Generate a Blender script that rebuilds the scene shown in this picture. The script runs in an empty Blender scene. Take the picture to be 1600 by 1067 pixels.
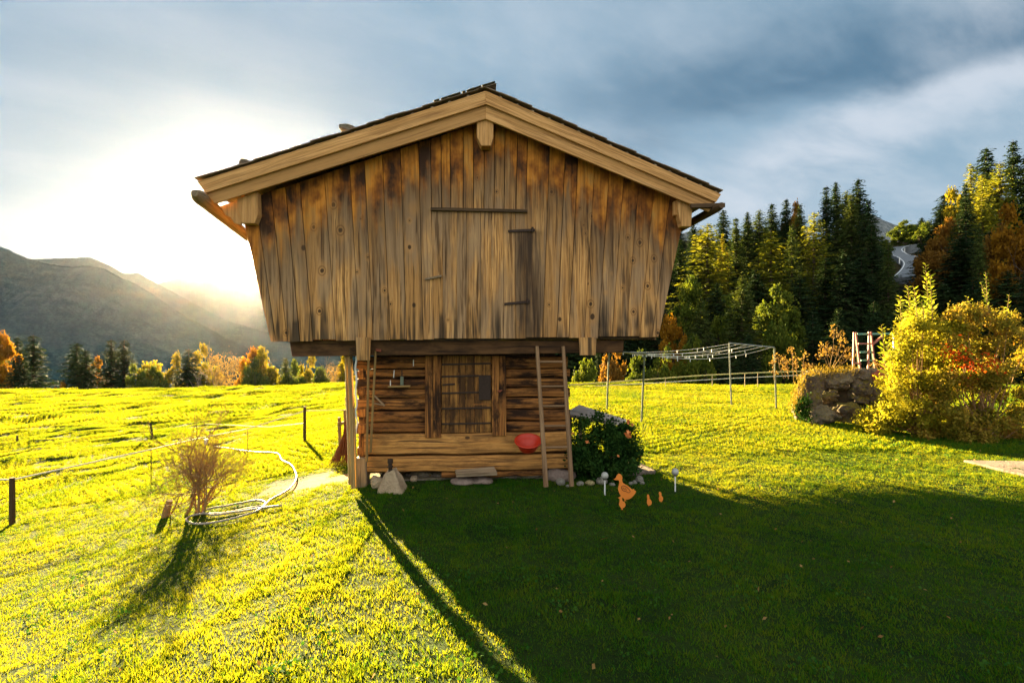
import bpy, bmesh, math, random
import numpy as np
from mathutils import Vector, Matrix, noise as mnoise
R = math.radians
random.seed(7)
S = bpy.context.scene
COL = S.collection
F = 800.0; CZ = 1.75; HY = 533.5          # focal length in photo pixels, eye height, horizon row

# ------------------------------------------------------------------ terrain
def sstep(a, b, x):
    t = np.clip((x-a)/(b-a), 0, 1); return t*t*(3-2*t)
_rs = np.random.RandomState(3)
def fbm(x, y, base, n, seed=0):
    rs = np.random.RandomState(seed+11); out = 0; amp = 1.0; tot = 0
    for i in range(n):
        for k in range(3):
            a = rs.rand()*6.283; ph = rs.rand()*6.283; f = base*(1.9**i)*(0.8+0.4*rs.rand())
            out = out + amp*np.sin((x*np.cos(a)+y*np.sin(a))*f+ph+1.3*np.sin((x*np.sin(a)-y*np.cos(a))*f*0.7+ph*2))
            tot += amp
        amp *= 0.55
    return out/tot
def H(x, y):
    x = np.asarray(x, float); y = np.asarray(y, float)
    yy = np.maximum(y, 1.0); a = x/yy
    wr = sstep(-0.12, 0.2, a)
    u = np.maximum(0, -x-1.4)
    u = u*u/(u+0.5)
    zl = -2.15*(1-np.exp(-0.2*u/2.15)) - 0.010*np.maximum(0, y-6)*sstep(0, 6, u)
    near = 0.026*np.maximum(0, 5.2-np.maximum(y, 1.6))**2
    z = zl + near
    lump = fbm(x*1.5, y*1.1, 1.9, 3, 5)
    lump2 = fbm(x, y, 0.55, 3, 9)
    mead = sstep(3.0, 9.0, u)*sstep(7, 13, y)
    z = z + mead*(0.10*np.minimum(0.15, lump) + 0.10*lump2) + 0.012*fbm(x, y, 2.2, 2, 4)
    # crests
    dl = np.maximum(0, y-44); dl = dl*dl/(dl+8)
    dr = np.maximum(0, y-(20.5+0.4*np.sin(x*0.5))); dr = dr*dr/(dr+2)
    left = z - 48*(1-np.exp(-dl/85))
    rise = 0.35*np.maximum(0, np.minimum(y, 172)-42)
    fall = 0.5*np.maximum(0, y-176)
    right = z - 10*(1-np.exp(-dr/9)) + rise - np.minimum(fall, 60) + 1.0*fbm(x, y, 0.09, 2, 2)*sstep(30, 60, y)
    return left*(1-wr)+right*wr
def P(px, py, Y):
    return Vector(((px-800)/F*Y, Y, CZ+(HY-py)/F*Y))
def G(px, py, y0=1.5, ymax=300):
    a = (px-800)/F; b = (HY-py)/F
    ys = np.geomspace(y0, ymax, 2500)
    d = CZ+b*ys - H(a*ys, ys)
    i = int(np.argmax(d < 0)) if (d < 0).any() else len(ys)-1
    y = ys[i]
    return Vector((a*y, y, float(H(a*y, y))))
def gz(x, y): return float(H(x, y))

# ------------------------------------------------------------------ node helpers
class NT:
    def __init__(s, tree):
        s.t = tree; s.n = tree.nodes; s.l = tree.links
    def new(s, typ, **kw):
        nd = s.n.new(typ)
        for k, v in kw.items(): setattr(nd, k, v)
        return nd
    def put(s, sock, v):
        if isinstance(v, bpy.types.NodeSocket): s.l.new(v, sock)
        elif v is not None:
            if isinstance(v, (tuple, list)) and len(v) == 3 and len(sock.default_value) == 4: v = (*v, 1)
            sock.default_value = v
    def m(s, op, a, b=None, c=None, clamp=False):
        nd = s.new('ShaderNodeMath', operation=op, use_clamp=clamp)
        s.put(nd.inputs[0], a)
        if b is not None: s.put(nd.inputs[1], b)
        if c is not None: s.put(nd.inputs[2], c)
        return nd.outputs[0]
    def vm(s, op, a, b=None):
        nd = s.new('ShaderNodeVectorMath', operation=op); s.put(nd.inputs[0], a)
        if b is not None: s.put(nd.inputs[1], b)
        return nd.outputs['Value'] if op in ('DOT_PRODUCT', 'LENGTH', 'DISTANCE') else nd.outputs[0]
    def noise(s, vec, scale, detail=4, rough=0.55, dist=0.0):
        nd = s.new('ShaderNodeTexNoise'); s.put(nd.inputs['Vector'], vec)
        nd.inputs['Scale'].default_value = scale; nd.inputs['Detail'].default_value = detail
        nd.inputs['Roughness'].default_value = rough; nd.inputs['Distortion'].default_value = dist
        return nd.outputs['Fac']
    def ramp(s, f, stops, interp='LINEAR'):
        nd = s.new('ShaderNodeValToRGB'); s.put(nd.inputs[0], f); cr = nd.color_ramp; cr.interpolation = interp
        while len(cr.elements) < len(stops): cr.elements.new(0.5)
        for e, (p, c) in zip(cr.elements, stops):
            e.position = p; e.color = (c, c, c, 1) if not isinstance(c, (tuple, list)) else (*c, 1)
        return nd.outputs[0]
    def mix(s, f, a, b, blend='MIX'):
        nd = s.new('ShaderNodeMix', data_type='RGBA', blend_type=blend)
        s.put(nd.inputs[0], f); s.put(nd.inputs[6], a); s.put(nd.inputs[7], b)
        return nd.outputs[2]
    def rng(s, v, a, b, c=0.0, d=1.0, smooth=True):
        nd = s.new('ShaderNodeMapRange', interpolation_type='SMOOTHSTEP' if smooth else 'LINEAR')
        for i, q in enumerate((v, a, b, c, d)): s.put(nd.inputs[i], q)
        return nd.outputs[0]
    def mul3(s, vec, xyz): return s.vm('MULTIPLY', vec, xyz)
    def sep(s, vec):
        nd = s.new('ShaderNodeSeparateXYZ'); s.put(nd.inputs[0], vec); return nd.outputs
    def bump(s, h, strength, dist):
        nd = s.new('ShaderNodeBump'); s.put(nd.inputs['Height'], h)
        nd.inputs['Strength'].default_value = strength; nd.inputs['Distance'].default_value = dist
        return nd.outputs[0]
def newmat(name):
    m = bpy.data.materials.new(name); m.use_nodes = True
    t = NT(m.node_tree); bs = t.n['Principled BSDF']; bs.inputs['Roughness'].default_value = 0.85
    bs.inputs['Specular IOR Level'].default_value = 0.25
    return m, t, bs
def flat(name, col, rough=0.7, var=0.25, scale=8, metal=0.0, spec=0.3, bump=0.2):
    m, t, bs = newmat(name)
    tc = t.new('ShaderNodeTexCoord').outputs['Object']
    n = t.noise(tc, scale, 6, 0.6); n2 = t.noise(tc, scale*7, 3, 0.6)
    c = t.mix(n, tuple(x*(1-var) for x in col), tuple(min(1, x*(1+var)) for x in col))
    c = t.mix(t.m('MULTIPLY', n2, 0.35), c, tuple(x*(1-var*1.4) for x in col))
    t.put(bs.inputs['Base Color'], c); bs.inputs['Roughness'].default_value = rough
    bs.inputs['Metallic'].default_value = metal; bs.inputs['Specular IOR Level'].default_value = spec
    t.put(bs.inputs['Normal'], t.bump(n2, bump, 0.01))
    return m
def wood(name, light, mid, dark, facade=None, knots=True, streak=0.5, gscale=1.0, dirt=0.0, end_dark=0.0):
    m, t, bs = newmat(name)
    uv = t.new('ShaderNodeUVMap').outputs[0]
    ob = t.new('ShaderNodeTexCoord').outputs['Object']
    wv0 = t.noise(t.mul3(uv, (1.2, 1.1, 1)), 1.0, 2, 0.5)
    uv0 = uv; wcomb = t.new('ShaderNodeCombineXYZ'); t.put(wcomb.inputs[0], t.m('MULTIPLY', t.m('SUBTRACT', wv0, 0.5), 0.045)); uv = t.vm('ADD', uv0, wcomb.outputs[0])
    g1 = t.noise(t.mul3(uv, (30*gscale, 1.0*gscale, 1)), 1.0, 6, 0.66, 0.15)
    g2 = t.noise(t.mul3(uv, (75*gscale, 1.6*gscale, 1)), 1.0, 4, 0.7)
    tint = t.noise(t.mul3(uv, (0.35, 0.12, 1)), 1.0, 1, 0.5)
    blot = t.noise(ob, 2.2, 4, 0.6)
    c = t.ramp(g1, [(0.28, dark), (0.44, mid), (0.60, light), (0.78, tuple(min(1, x*1.12) for x in light))])
    c = t.mix(t.rng(g2, 0.38, 0.52, 0.75, 0.0), c, dark)
    c = t.mix(t.rng(tint, 0.32, 0.6, 0.8, 0.0), c, tuple(x*0.66 for x in mid))
    c = t.mix(t.rng(blot, 0.35, 0.7, 0.0, 0.3), c, mid)
    wp = t.noise(t.mul3(uv, (4.0, 0.7, 1)), 1.0, 4, 0.6)
    if facade: c = t.mix(t.rng(wp, 0.42, 0.60, 0.0, 0.72), c, t.mix(g1, (0.11, 0.07, 0.04), (0.42, 0.28, 0.16)))
    # thin dark weather cracks running with the grain
    cr = t.noise(t.mul3(uv, (42*gscale, 0.8, 1)), 1.0, 3, 0.5)
    crk = t.rng(cr, 0.62, 0.65, 0, streak)
    c = t.mix(crk, c, tuple(x*0.25 for x in dark))
    sk = t.noise(t.vm('ADD', t.mul3(uv, (19*gscale, 0.75, 1)), (3, 9, 2)), 1.0, 4, 0.6)
    pt = t.noise(t.mul3(uv, (1.6, 0.5, 1)), 1.0, 2, 0.5)
    c = t.mix(t.m('MULTIPLY', t.rng(sk, 0.53, 0.60, 0, streak), t.rng(pt, 0.38, 0.6, 0.15, 0.95)), c, tuple(x*0.55 for x in dark))
    h = t.m('ADD', t.m('MULTIPLY', g2, 0.5), t.m('MULTIPLY', g1, 0.8))
    h = t.m('SUBTRACT', h, t.m('MULTIPLY', crk, 1.2))
    if knots:
        vo = t.new('ShaderNodeTexVoronoi'); vo.inputs['Randomness'].default_value = 0.9
        wv = t.mul3(uv, (3.6, 2.7, 1))
        t.put(vo.inputs['Vector'], wv); vo.inputs['Scale'].default_value = 1.0
        cs = t.sep(vo.outputs['Color'])[0]
        rad = t.m('MULTIPLY', t.rng(cs, 0.5, 1.0, 0.35, 1.0), 0.125)
        q = t.m('DIVIDE', vo.outputs['Distance'], t.m('ADD', rad, 0.001))
        kn = t.rng(q, 0.75, 1.0, 1.0, 0.0)
        ring = t.m('MULTIPLY', t.rng(q, 1.0, 1.25, 1.0, 0.0), t.rng(q, 1.25, 1.7, 1.0, 0.0))
        halo = t.rng(q, 1.0, 3.2, 0.45, 0.0)
        on = t.m('GREATER_THAN', cs, 0.52)
        if facade:
            so = t.sep(ob); nw = t.m('MULTIPLY', t.m('SUBTRACT', t.noise(ob, 30, 2, 0.5), 0.5), 0.5); qq = None
            for (kx, ky, kr) in KNOTS:
                kp = B(kx, ky); dx = t.m('SUBTRACT', so[0], kp.x); dz = t.m('MULTIPLY', t.m('SUBTRACT', so[2], kp.z), 0.8)
                e = t.m('DIVIDE', t.m('SQRT', t.m('ADD', t.m('MULTIPLY', dx, dx), t.m('MULTIPLY', dz, dz))), kr)
                qq = e if qq is None else t.m('MINIMUM', qq, e)
            qq = t.m('ADD', qq, nw)
            isk = t.m('LESS_THAN', qq, 3.2)
            kn = t.m('MAXIMUM', t.m('MULTIPLY', kn, on), t.rng(qq, 0.6, 1.0, 1.0, 0.0))
            ring2 = t.m('MULTIPLY', t.rng(qq, 1.2, 1.5, 0.0, 1.0), t.rng(qq, 1.6, 2.1, 1.0, 0.0))
            c = t.mix(t.rng(qq, 1.0, 5.0, 0.55, 0.0), c, mid)
            c = t.mix(t.m('MULTIPLY', ring2, 0.55), c, dark)
            on = 1.0
        c = t.mix(t.m('MULTIPLY', halo, on), c, mid)
        c = t.mix(t.m('MULTIPLY', t.m('MULTIPLY', kn, on), 0.88), c, (0.025, 0.012, 0.006))
        core = t.rng(q, 0.0, 0.5, 0.6, 0.0)
        c = t.mix(t.m('MULTIPLY', core, on), c, (0.09, 0.035, 0.015))
    if facade:
        xa, za, k, zb = facade
        sx = t.sep(ob)
        d = t.m('SUBTRACT', t.m('SUBTRACT', za, t.m('MULTIPLY', t.m('ABSOLUTE', t.m('SUBTRACT', sx[0], xa)), k)), sx[2])
        big = t.noise(t.mul3(uv, (2.2, 0.35, 1)), 1.0, 3, 0.6)
        run = t.noise(t.mul3(uv, (14, 0.8, 1)), 1.0, 4, 0.65)
        dd = t.m('ADD', d, t.m('MULTIPLY', t.m('SUBTRACT', big, 0.5), -1.3))
        dd = t.m('ADD', dd, t.m('MULTIPLY', t.m('SUBTRACT', run, 0.5), -1.0))
        grey = t.rng(dd, 0.55, 1.35, 0.55, 0.0)
        c = t.mix(grey, c, (0.075, 0.042, 0.020))
        org = t.rng(dd, 0.30, 0.72, 0.95, 0.0)
        b2 = t.noise(t.vm('ADD', t.mul3(uv, (3.0, 1.6, 1)), (7, 3, 1)), 1.0, 4, 0.6)
        oc = t.ramp(b2, [(0.38, (0.035, 0.012, 0.004)), (0.47, (0.26, 0.08, 0.008)), (0.57, (0.60, 0.22, 0.022)), (0.72, (0.50, 0.26, 0.06))])
        oc = t.mix(t.rng(g1, 0.3, 0.6, 0.55, 0), oc, (0.03, 0.012, 0.005))
        c = t.mix(org, c, oc)
        # splash and damp streaks above the bottom edge
        e = t.m('SUBTRACT', sx[2], zb)
        bn = t.noise(t.mul3(uv, (9, 0.5, 1)), 1.0, 3, 0.6)
        low = t.m('MULTIPLY', t.rng(t.m('ADD', e, t.m('MULTIPLY', t.m('SUBTRACT', bn, 0.5), -1.4)), 0.0, 0.5, 0.85, 0.0), t.m('MULTIPLY', t.rng(bn, 0.46, 0.58), t.rng(t.noise(ob, 1.7, 2, 0.5), 0.36, 0.52)))
        c = t.mix(low, c, (0.025, 0.018, 0.012))
        # rust-black drip below the hatch hinges
        hx = t.rng(t.m('ABSOLUTE', t.m('SUBTRACT', t.m('ADD', sx[0], t.m('MULTIPLY', t.m('SUBTRACT', run, 0.5), 0.25)), facade_hx)), 0.06, 0.24, 1.0, 0.0)
        hz = t.m('MULTIPLY', t.rng(sx[2], facade_hz0-0.35, facade_hz0+0.2), t.rng(sx[2], facade_hz1-0.02, facade_hz1+0.05, 1, 0))
        c = t.mix(t.m('MULTIPLY', t.m('MULTIPLY', hx, hz), t.rng(run, 0.25, 0.6, 0.35, 0.95)), c, (0.035, 0.020, 0.012))
    if dirt:
        dn = t.noise(t.mul3(uv, (3, 1.1, 1)), 1.6, 5, 0.7)
        c = t.mix(t.rng(dn, 0.42, 0.62, 0.0, dirt), c, tuple(x*0.35 for x in dark))
    t.put(bs.inputs['Base Color'], c)
    bs.inputs['Roughness'].default_value = 0.82
    t.put(bs.inputs['Normal'], t.bump(h, 0.55, 0.006))
    return m
def leafmat(name, cols, trans=0.45, scale=1.5, rough=0.6, clump=0.5):
    m = bpy.data.materials.new(name); m.use_nodes = True
    t = NT(m.node_tree); bs = t.n['Principled BSDF']; out = t.n['Material Output']
    geo = t.new('ShaderNodeNewGeometry'); tc = t.new('ShaderNodeTexCoord')
    n = t.noise(tc.outputs['Object'], scale, 3, 0.55)
    oi = t.new('ShaderNodeObjectInfo')
    f = t.m('ADD', t.m('MULTIPLY', geo.outputs['Random Per Island'], 1-clump), t.m('MULTIPLY', t.rng(n, 0.3, 0.7), clump))
    f = t.m('ADD', f, t.m('MULTIPLY', t.m('SUBTRACT', oi.outputs['Random'], 0.5), 0.18))
    k = len(cols); c = t.ramp(f, [(0.08+0.84*i/(k-1), q) for i, q in enumerate(cols)])
    t.put(bs.inputs['Base Color'], c); bs.inputs['Roughness'].default_value = 0.8
    bs.inputs['Specular IOR Level'].default_value = 0.04
    tr = t.new('ShaderNodeBsdfTranslucent'); t.put(tr.inputs[0], t.mix(1.0, c, (1.25, 1.15, 0.55), 'MULTIPLY'))
    mx = t.new('ShaderNodeMixShader'); mx.inputs[0].default_value = trans
    t.l.new(bs.outputs[0], mx.inputs[1]); t.l.new(tr.outputs[0], mx.inputs[2]); t.l.new(mx.outputs[0], out.inputs[0])
    return m

# ------------------------------------------------------------------ object helpers
def tag(o, label=None, cat=None, group=None, kind=None):
    if label: o['label'] = label
    if cat: o['category'] = cat
    if group: o['group'] = group
    if kind: o['kind'] = kind
    return o
def thing(name, label, cat, loc, group=None, rz=0.0):
    o = bpy.data.objects.new(name, None); COL.objects.link(o); o.location = loc; o.rotation_euler = (0, 0, rz)
    o.empty_display_size = 0.1
    return tag(o, label, cat, group)
def root_loc(o):
    while o.parent: o = o.parent
    return Vector(o.location)
class MB:
    def __init__(s): s.v = []; s.f = []; s.uv = []
    def quadface(s, idx, uv): s.f.append(idx); s.uv.append(uv)
    def slab(s, q, t, seed=None):
        """q: four front corners bl, br, tr, tl ; t: thickness vector to the back"""
        q = [Vector(a) for a in q]; t = Vector(t); b = len(s.v)
        s.v += q + [a+t for a in q]
        ou, ov = random.random()*60, random.random()*60
        ex = (q[1]-q[0]); ln = ex.length or 1; ex = ex/ln
        up = ((q[3]-q[0])+(q[2]-q[1])); up = up - ex*up.dot(ex); up.normalize()
        uvf = []
        for a in q:
            d = a-q[0]; uvf.append((d.dot(ex)+ou, d.dot(up)+ov))
        if not s.vert: uvf = [(v-ov+ou, u-ou+ov) for u, v in uvf]
        th = t.length
        def U(i, k): return (uvf[i][0]+k*th, uvf[i][1])
        s.quadface((b, b+1, b+2, b+3), [U(0, 0), U(1, 0), U(2, 0), U(3, 0)])
        s.quadface((b+5, b+4, b+7, b+6), [U(1, 0), U(0, 0), U(3, 0), U(2, 0)])
        for i in range(4):
            j = (i+1) % 4
            s.quadface((b+i, b+4+i, b+4+j, b+j), [U(i, 0), U(i, 1), U(j, 1), U(j, 0)])
    vert = True
    def box(s, c, size, rot=None):
        x, y, z = (k/2 for k in size); M = rot or Matrix.Identity(3); c = Vector(c)
        q = [c+M@Vector(p) for p in ((-x, -y, -z), (x, -y, -z), (x, -y, z), (-x, -y, z))]
        s.slab(q, M@Vector((0, 2*y, 0)))
    def bar(s, a, b, w, h=None, up=(0, 0, 1)):
        a = Vector(a); b = Vector(b); d = (b-a).normalized(); h = h or w
        up = Vector(up)
        if abs(d.dot(up)) > 0.98: up = Vector((0, 1, 0))
        sd = d.cross(up).normalized(); u2 = sd.cross(d).normalized()
        q = [a-sd*w/2-u2*h/2, a+sd*w/2-u2*h/2, b+sd*w/2-u2*h/2, b-sd*w/2-u2*h/2]
        s.slab(q, u2*h)
    def tube(s, pts, rad, n=8, cap=True):
        pts = [Vector(p) for p in pts]; m = len(pts)
        if not isinstance(rad, (list, tuple)): rad = [rad]*m
        b = len(s.v); L = 0; ou, ov = random.random()*60, random.random()*60
        ref = Vector((0, 0, 1)) if abs((pts[-1]-pts[0]).normalized().z) < 0.9 else Vector((1, 0, 0))
        Ls = []
        for i, p in enumerate(pts):
            d = (pts[min(i+1, m-1)]-pts[max(i-1, 0)]).normalized()
            a = d.cross(ref).normalized(); c = a.cross(d)
            if i: L += (p-pts[i-1]).length
            Ls.append(L)
            for k in range(n):
                an = 2*math.pi*k/n; s.v.append(p+(a*math.cos(an)+c*math.sin(an))*rad[i])
        for i in range(m-1):
            for k in range(n):
                k2 = (k+1) % n
                w = 2*math.pi*max(rad[i], 0.002)/n
                s.quadface((b+i*n+k, b+i*n+k2, b+(i+1)*n+k2, b+(i+1)*n+k), [(ou+k*w, ov+Ls[i]), (ou+(k+1)*w, ov+Ls[i]), (ou+(k+1)*w, ov+Ls[i+1]), (ou+k*w, ov+Ls[i+1])])
        if cap:
            for i0, rv in ((0, False), (m-1, True)):
                idx = [b+i0*n+k for k in range(n)]
                if not rv: idx = idx[::-1]
                s.quadface(tuple(idx), [(ou+math.cos(6.283*k/n)*rad[i0], ov+math.sin(6.283*k/n)*rad[i0]) for k in range(n)])
    def lathe(s, c, prof, n=32, axis=None, closed=False):
        """prof: list of (r, z); axis: 3x3 rotation"""
        M = axis or Matrix.Identity(3); c = Vector(c); b = len(s.v); m = len(prof)
        for r, z in prof:
            for k in range(n):
                an = 2*math.pi*k/n; s.v.append(c+M@Vector((r*math.cos(an), r*math.sin(an), z)))
        for i in range(m-1):
            for k in range(n):
                k2 = (k+1) % n
                s.quadface((b+i*n+k, b+i*n+k2, b+(i+1)*n+k2, b+(i+1)*n+k), [(k, i), (k+1, i), (k+1, i+1), (k, i+1)])
    def build(s, name, mat, parent=None, origin=None, smooth=False, bevel=0.0, local=False, label=None):
        me = bpy.data.meshes.new(name)
        off = Vector((0, 0, 0))
        if not local:
            off = root_loc(parent) if parent is not None else Vector(origin or (0, 0, 0))
        me.from_pydata([tuple(Vector(a)-off) for a in s.v], [], s.f)
        ul = me.uv_layers.new(name='UVMap'); flatuv = [c for uv in s.uv for p in uv for c in p]
        ul.data.foreach_set('uv', flatuv)
        me.materials.append(mat)
        if smooth:
            me.polygons.foreach_set('use_smooth', [True]*len(me.polygons))
        me.update()
        o = bpy.data.objects.new(name, me); COL.objects.link(o)
        if parent is not None: o.parent = parent
        else: o.location = off
        if bevel:
            bv = o.modifiers.new('bevel', 'BEVEL'); bv.width = bevel; bv.segments = 2; bv.limit_method = 'ANGLE'; bv.angle_limit = R(40)
            bv.harden_normals = False
        if label: o['label'] = label
        return o
def npmesh(name, V, Fq, mat, parent=None, smooth=False, nper=4):
    me = bpy.data.meshes.new(name); nv = len(V); nf = len(Fq)
    me.vertices.add(nv); me.vertices.foreach_set('co', np.asarray(V, np.float32).ravel())
    me.loops.add(nf*nper); me.loops.foreach_set('vertex_index', np.asarray(Fq, np.int32).ravel())
    me.polygons.add(nf); me.polygons.foreach_set('loop_start', np.arange(0, nf*nper, nper, dtype=np.int32))
    if smooth: me.polygons.foreach_set('use_smooth', np.ones(nf, bool))
    if mat: me.materials.append(mat)
    me.update(calc_edges=True); me.validate()
    return me
def mobj(name, me, parent=None, mat=None, loc=None):
    o = bpy.data.objects.new(name, me); COL.objects.link(o)
    if parent is not None: o.parent = parent
    if loc is not None: o.location = loc
    if mat:
        o.material_slots[0].link = 'OBJECT'; o.material_slots[0].material = mat
    return o
def leaves(C, size, rs, aspect=0.5, axis=None, droop=0.0, flatness=0.0):
    """C (N,3) leaf centres -> diamond quads. axis: (N,3) long direction or None"""
    n = len(C); C = np.asarray(C, float)
    if axis is None:
        ax = rs.normal(size=(n, 3)); ax[:, 2] -= droop
    else: ax = np.asarray(axis, float) + rs.normal(size=(n, 3))*0.25
    ax /= np.linalg.norm(ax, axis=1, keepdims=True)+1e-9
    r = rs.normal(size=(n, 3)); r[:, 2] += flatness*3
    sd = np.cross(ax, r); sd /= np.linalg.norm(sd, axis=1, keepdims=True)+1e-9
    sz = (np.asarray(size)*np.ones(n)*(0.65+0.7*rs.rand(n)))[:, None]
    nr = np.cross(sd, ax)
    V = np.stack([C-ax*sz*0.5, C+sd*sz*0.5*aspect+nr*sz*0.06, C+ax*sz*0.5, C-sd*sz*0.5*aspect+nr*sz*0.06], 1).reshape(-1, 3)
    Fq = np.arange(4*n).reshape(-1, 4)
    return V, Fq
def rockmesh(name, dims, seed, mat, rough=0.22, cuts=5, sub=4):
    bm = bmesh.new(); bmesh.ops.create_icosphere(bm, subdivisions=sub, radius=1.0)
    rs = random.Random(seed)
    pl = []
    for _ in range(cuts):
        n = Vector((rs.gauss(0, 1), rs.gauss(0, 1), rs.gauss(0, 1))).normalized(); pl.append((n, 0.62+0.25*rs.random()))
    o = Vector((seed*3.1, seed*1.7, seed*0.9))
    for v in bm.verts:
        p = v.co.copy()
        for n, d in pl:
            k = p.dot(n)
            if k > d: p -= n*(k-d)*0.85
        f = mnoise.fractal(p*1.1+o, 0.9, 2.0, 3)*rough + mnoise.fractal(p*4+o, 0.9, 2.0, 3)*rough*0.28
        p += v.co*f
        v.co = Vector((p.x*dims[0]/2, p.y*dims[1]/2, p.z*dims[2]/2))
    me = bpy.data.meshes.new(name); bm.to_mesh(me); bm.free()
    me.polygons.foreach_set('use_smooth', [True]*len(me.polygons)); me.materials.append(mat)
    return me

# ------------------------------------------------------------------ granary frame
TH = R(4.2); OX, OY = -0.30, 6.05
def B(px, py, off=0.0):
    """photo pixel -> granary-local point on the plane local y = off"""
    a = (px-800)/F; ux = (math.cos(TH), math.sin(TH)); uy = (-math.sin(TH), math.cos(TH))
    t = (off+OX*uy[0]+OY*uy[1])/(a*uy[0]+uy[1])
    dx, dy = t*a-OX, t-OY
    return Vector((dx*ux[0]+dy*ux[1], off, CZ+(HY-py)/F*t))
def LW(v):
    """granary-local -> world"""
    return Vector((OX+v[0]*math.cos(TH)-v[1]*math.sin(TH), OY+v[0]*math.sin(TH)+v[1]*math.cos(TH), v[2]))
apex = B(759, 185, -0.19); le = B(333, 316, -0.19); re_ = B(1110, 330, -0.19)
kf = 0.5*((apex.z-le.z)/(apex.x-le.x)+(apex.z-re_.z)/(re_.x-apex.x))
zb = B(700, 531).z
facade_hx = B(826, 400).x; facade_hz0 = B(826, 520).z; facade_hz1 = B(826, 362).z
M = {}
KNOTS = [(521, 320, .026), (490, 355, .022), (532, 360, .028), (503, 423, .026), (499, 486, .022), (447, 520, .018), (564, 342, .010), (575, 402, .012), (865, 275, .022), (862, 300, .020), (925, 338, .020), (943, 262, .016), (1000, 379, .024),
         (1022, 404, .022), (1012, 447, .022), (923, 475, .024), (990, 487, .020), (981, 371, .018), (989, 407, .020), (746, 278, .016), (601, 454, .016), (610, 475, .014), (915, 365, .012), (912, 352, .010), (1028, 520, .020), (906, 325, .014), (895, 300, .016), (858, 476, .014), (558, 425, .012), (700, 500, .010), (776, 300, .014), (640, 345, .010), (973, 450, .012)]
M['facade'] = wood('weathered_plank', (0.74, 0.405, 0.140), (0.50, 0.245, 0.074), (0.11, 0.046, 0.013), facade=(apex.x, apex.z+0.02, kf, zb), streak=0.75)
M['barge'] = wood('barge_wood', (0.74, 0.41, 0.155), (0.56, 0.285, 0.092), (0.26, 0.12, 0.04), knots=True, streak=0.35)
M['log'] = wood('log_wood', (0.50, 0.215, 0.052), (0.27, 0.10, 0.022), (0.06, 0.021, 0.006), knots=True, streak=0.95, dirt=1.0)
M['sill'] = wood('sill_wood', (0.78, 0.41, 0.12), (0.56, 0.25, 0.06), (0.20, 0.09, 0.03), knots=True, streak=0.9, dirt=0.6)
M['grey'] = wood('greyed_wood', (0.40, 0.30, 0.19), (0.27, 0.19, 0.11), (0.12, 0.08, 0.045), knots=False, streak=0.7)
M['door'] = wood('door_wood', (0.42, 0.20, 0.045), (0.24, 0.10, 0.022), (0.06, 0.026, 0.010), knots=False, streak=0.9, dirt=0.8)
M['dark'] = wood('dark_wood', (0.13, 0.075, 0.035), (0.08, 0.045, 0.02), (0.03, 0.018, 0.008), knots=False, streak=0.5)
M['beam'] = wood('beam_wood', (0.24, 0.12, 0.045), (0.14, 0.065, 0.022), (0.045, 0.02, 0.008), knots=False, streak=0.8, dirt=0.6)
M['pole'] = wood('pole_wood', (0.46, 0.30, 0.11), (0.33, 0.20, 0.07), (0.17, 0.10, 0.035), knots=False, streak=0.3)
M['palewood'] = wood('sunlit_pale_wood', (0.80, 0.70, 0.62), (0.68, 0.58, 0.50), (0.26, 0.20, 0.15), knots=False, streak=0.4)  # sunlight on the table boards is put into this pale colour
M['ladder'] = wood('ladder_wood', (0.34, 0.21, 0.11), (0.24, 0.14, 0.07), (0.12, 0.06, 0.03), knots=False, streak=0.4)
M['iron'] = flat('rusty_iron', (0.055, 0.035, 0.026), 0.6, 0.5, 30, 0.6)
M['rust'] = flat('rust_red_iron', (0.26, 0.07, 0.035), 0.75, 0.4, 20, 0.2)
M['roofing'] = flat('dark_roof_cover', (0.26, 0.18, 0.12), 0.8, 0.4, 6)
M['moss'] = flat('mossy_shingle', (0.22, 0.18, 0.10), 0.95, 0.6, 14)
M['red'] = flat('red_plastic', (0.48, 0.028, 0.005), 0.5, 0.08, 4, 0, 0.5, 0.05)
M['duck'] = flat('orange_sheet', (0.74, 0.22, 0.03), 0.6, 0.12, 9)
M['duckline'] = flat('duck_outline', (0.16, 0.06, 0.02), 0.7, 0.1, 9)
M['white'] = flat('white_plastic', (0.75, 0.74, 0.70), 0.5, 0.08, 9)
M['rope'] = flat('white_rope', (0.62, 0.58, 0.48), 0.8, 0.1, 20)
M['yrope'] = flat('yellow_rope', (0.50, 0.42, 0.16), 0.8, 0.2, 20)
M['post'] = flat('grey_green_post', (0.15, 0.17, 0.12), 0.55, 0.2, 12, 0.3)
M['galv'] = flat('pale_steel', (0.24, 0.25, 0.21), 0.5, 0.15, 12, 0.3)
M['hose'] = flat('pale_hose', (0.30, 0.25, 0.20), 0.55, 0.15, 12)
M['green_paint'] = flat('green_paint', (0.10, 0.27, 0.20), 0.6, 0.2, 10)
M['red_paint'] = flat('faded_red_paint', (0.40, 0.13, 0.085), 0.6, 0.2, 10)
M['glass_ball'] = flat('frosted_glass', (0.38, 0.37, 0.33), 0.2, 0.25, 30, 0, 0.6)
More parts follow.
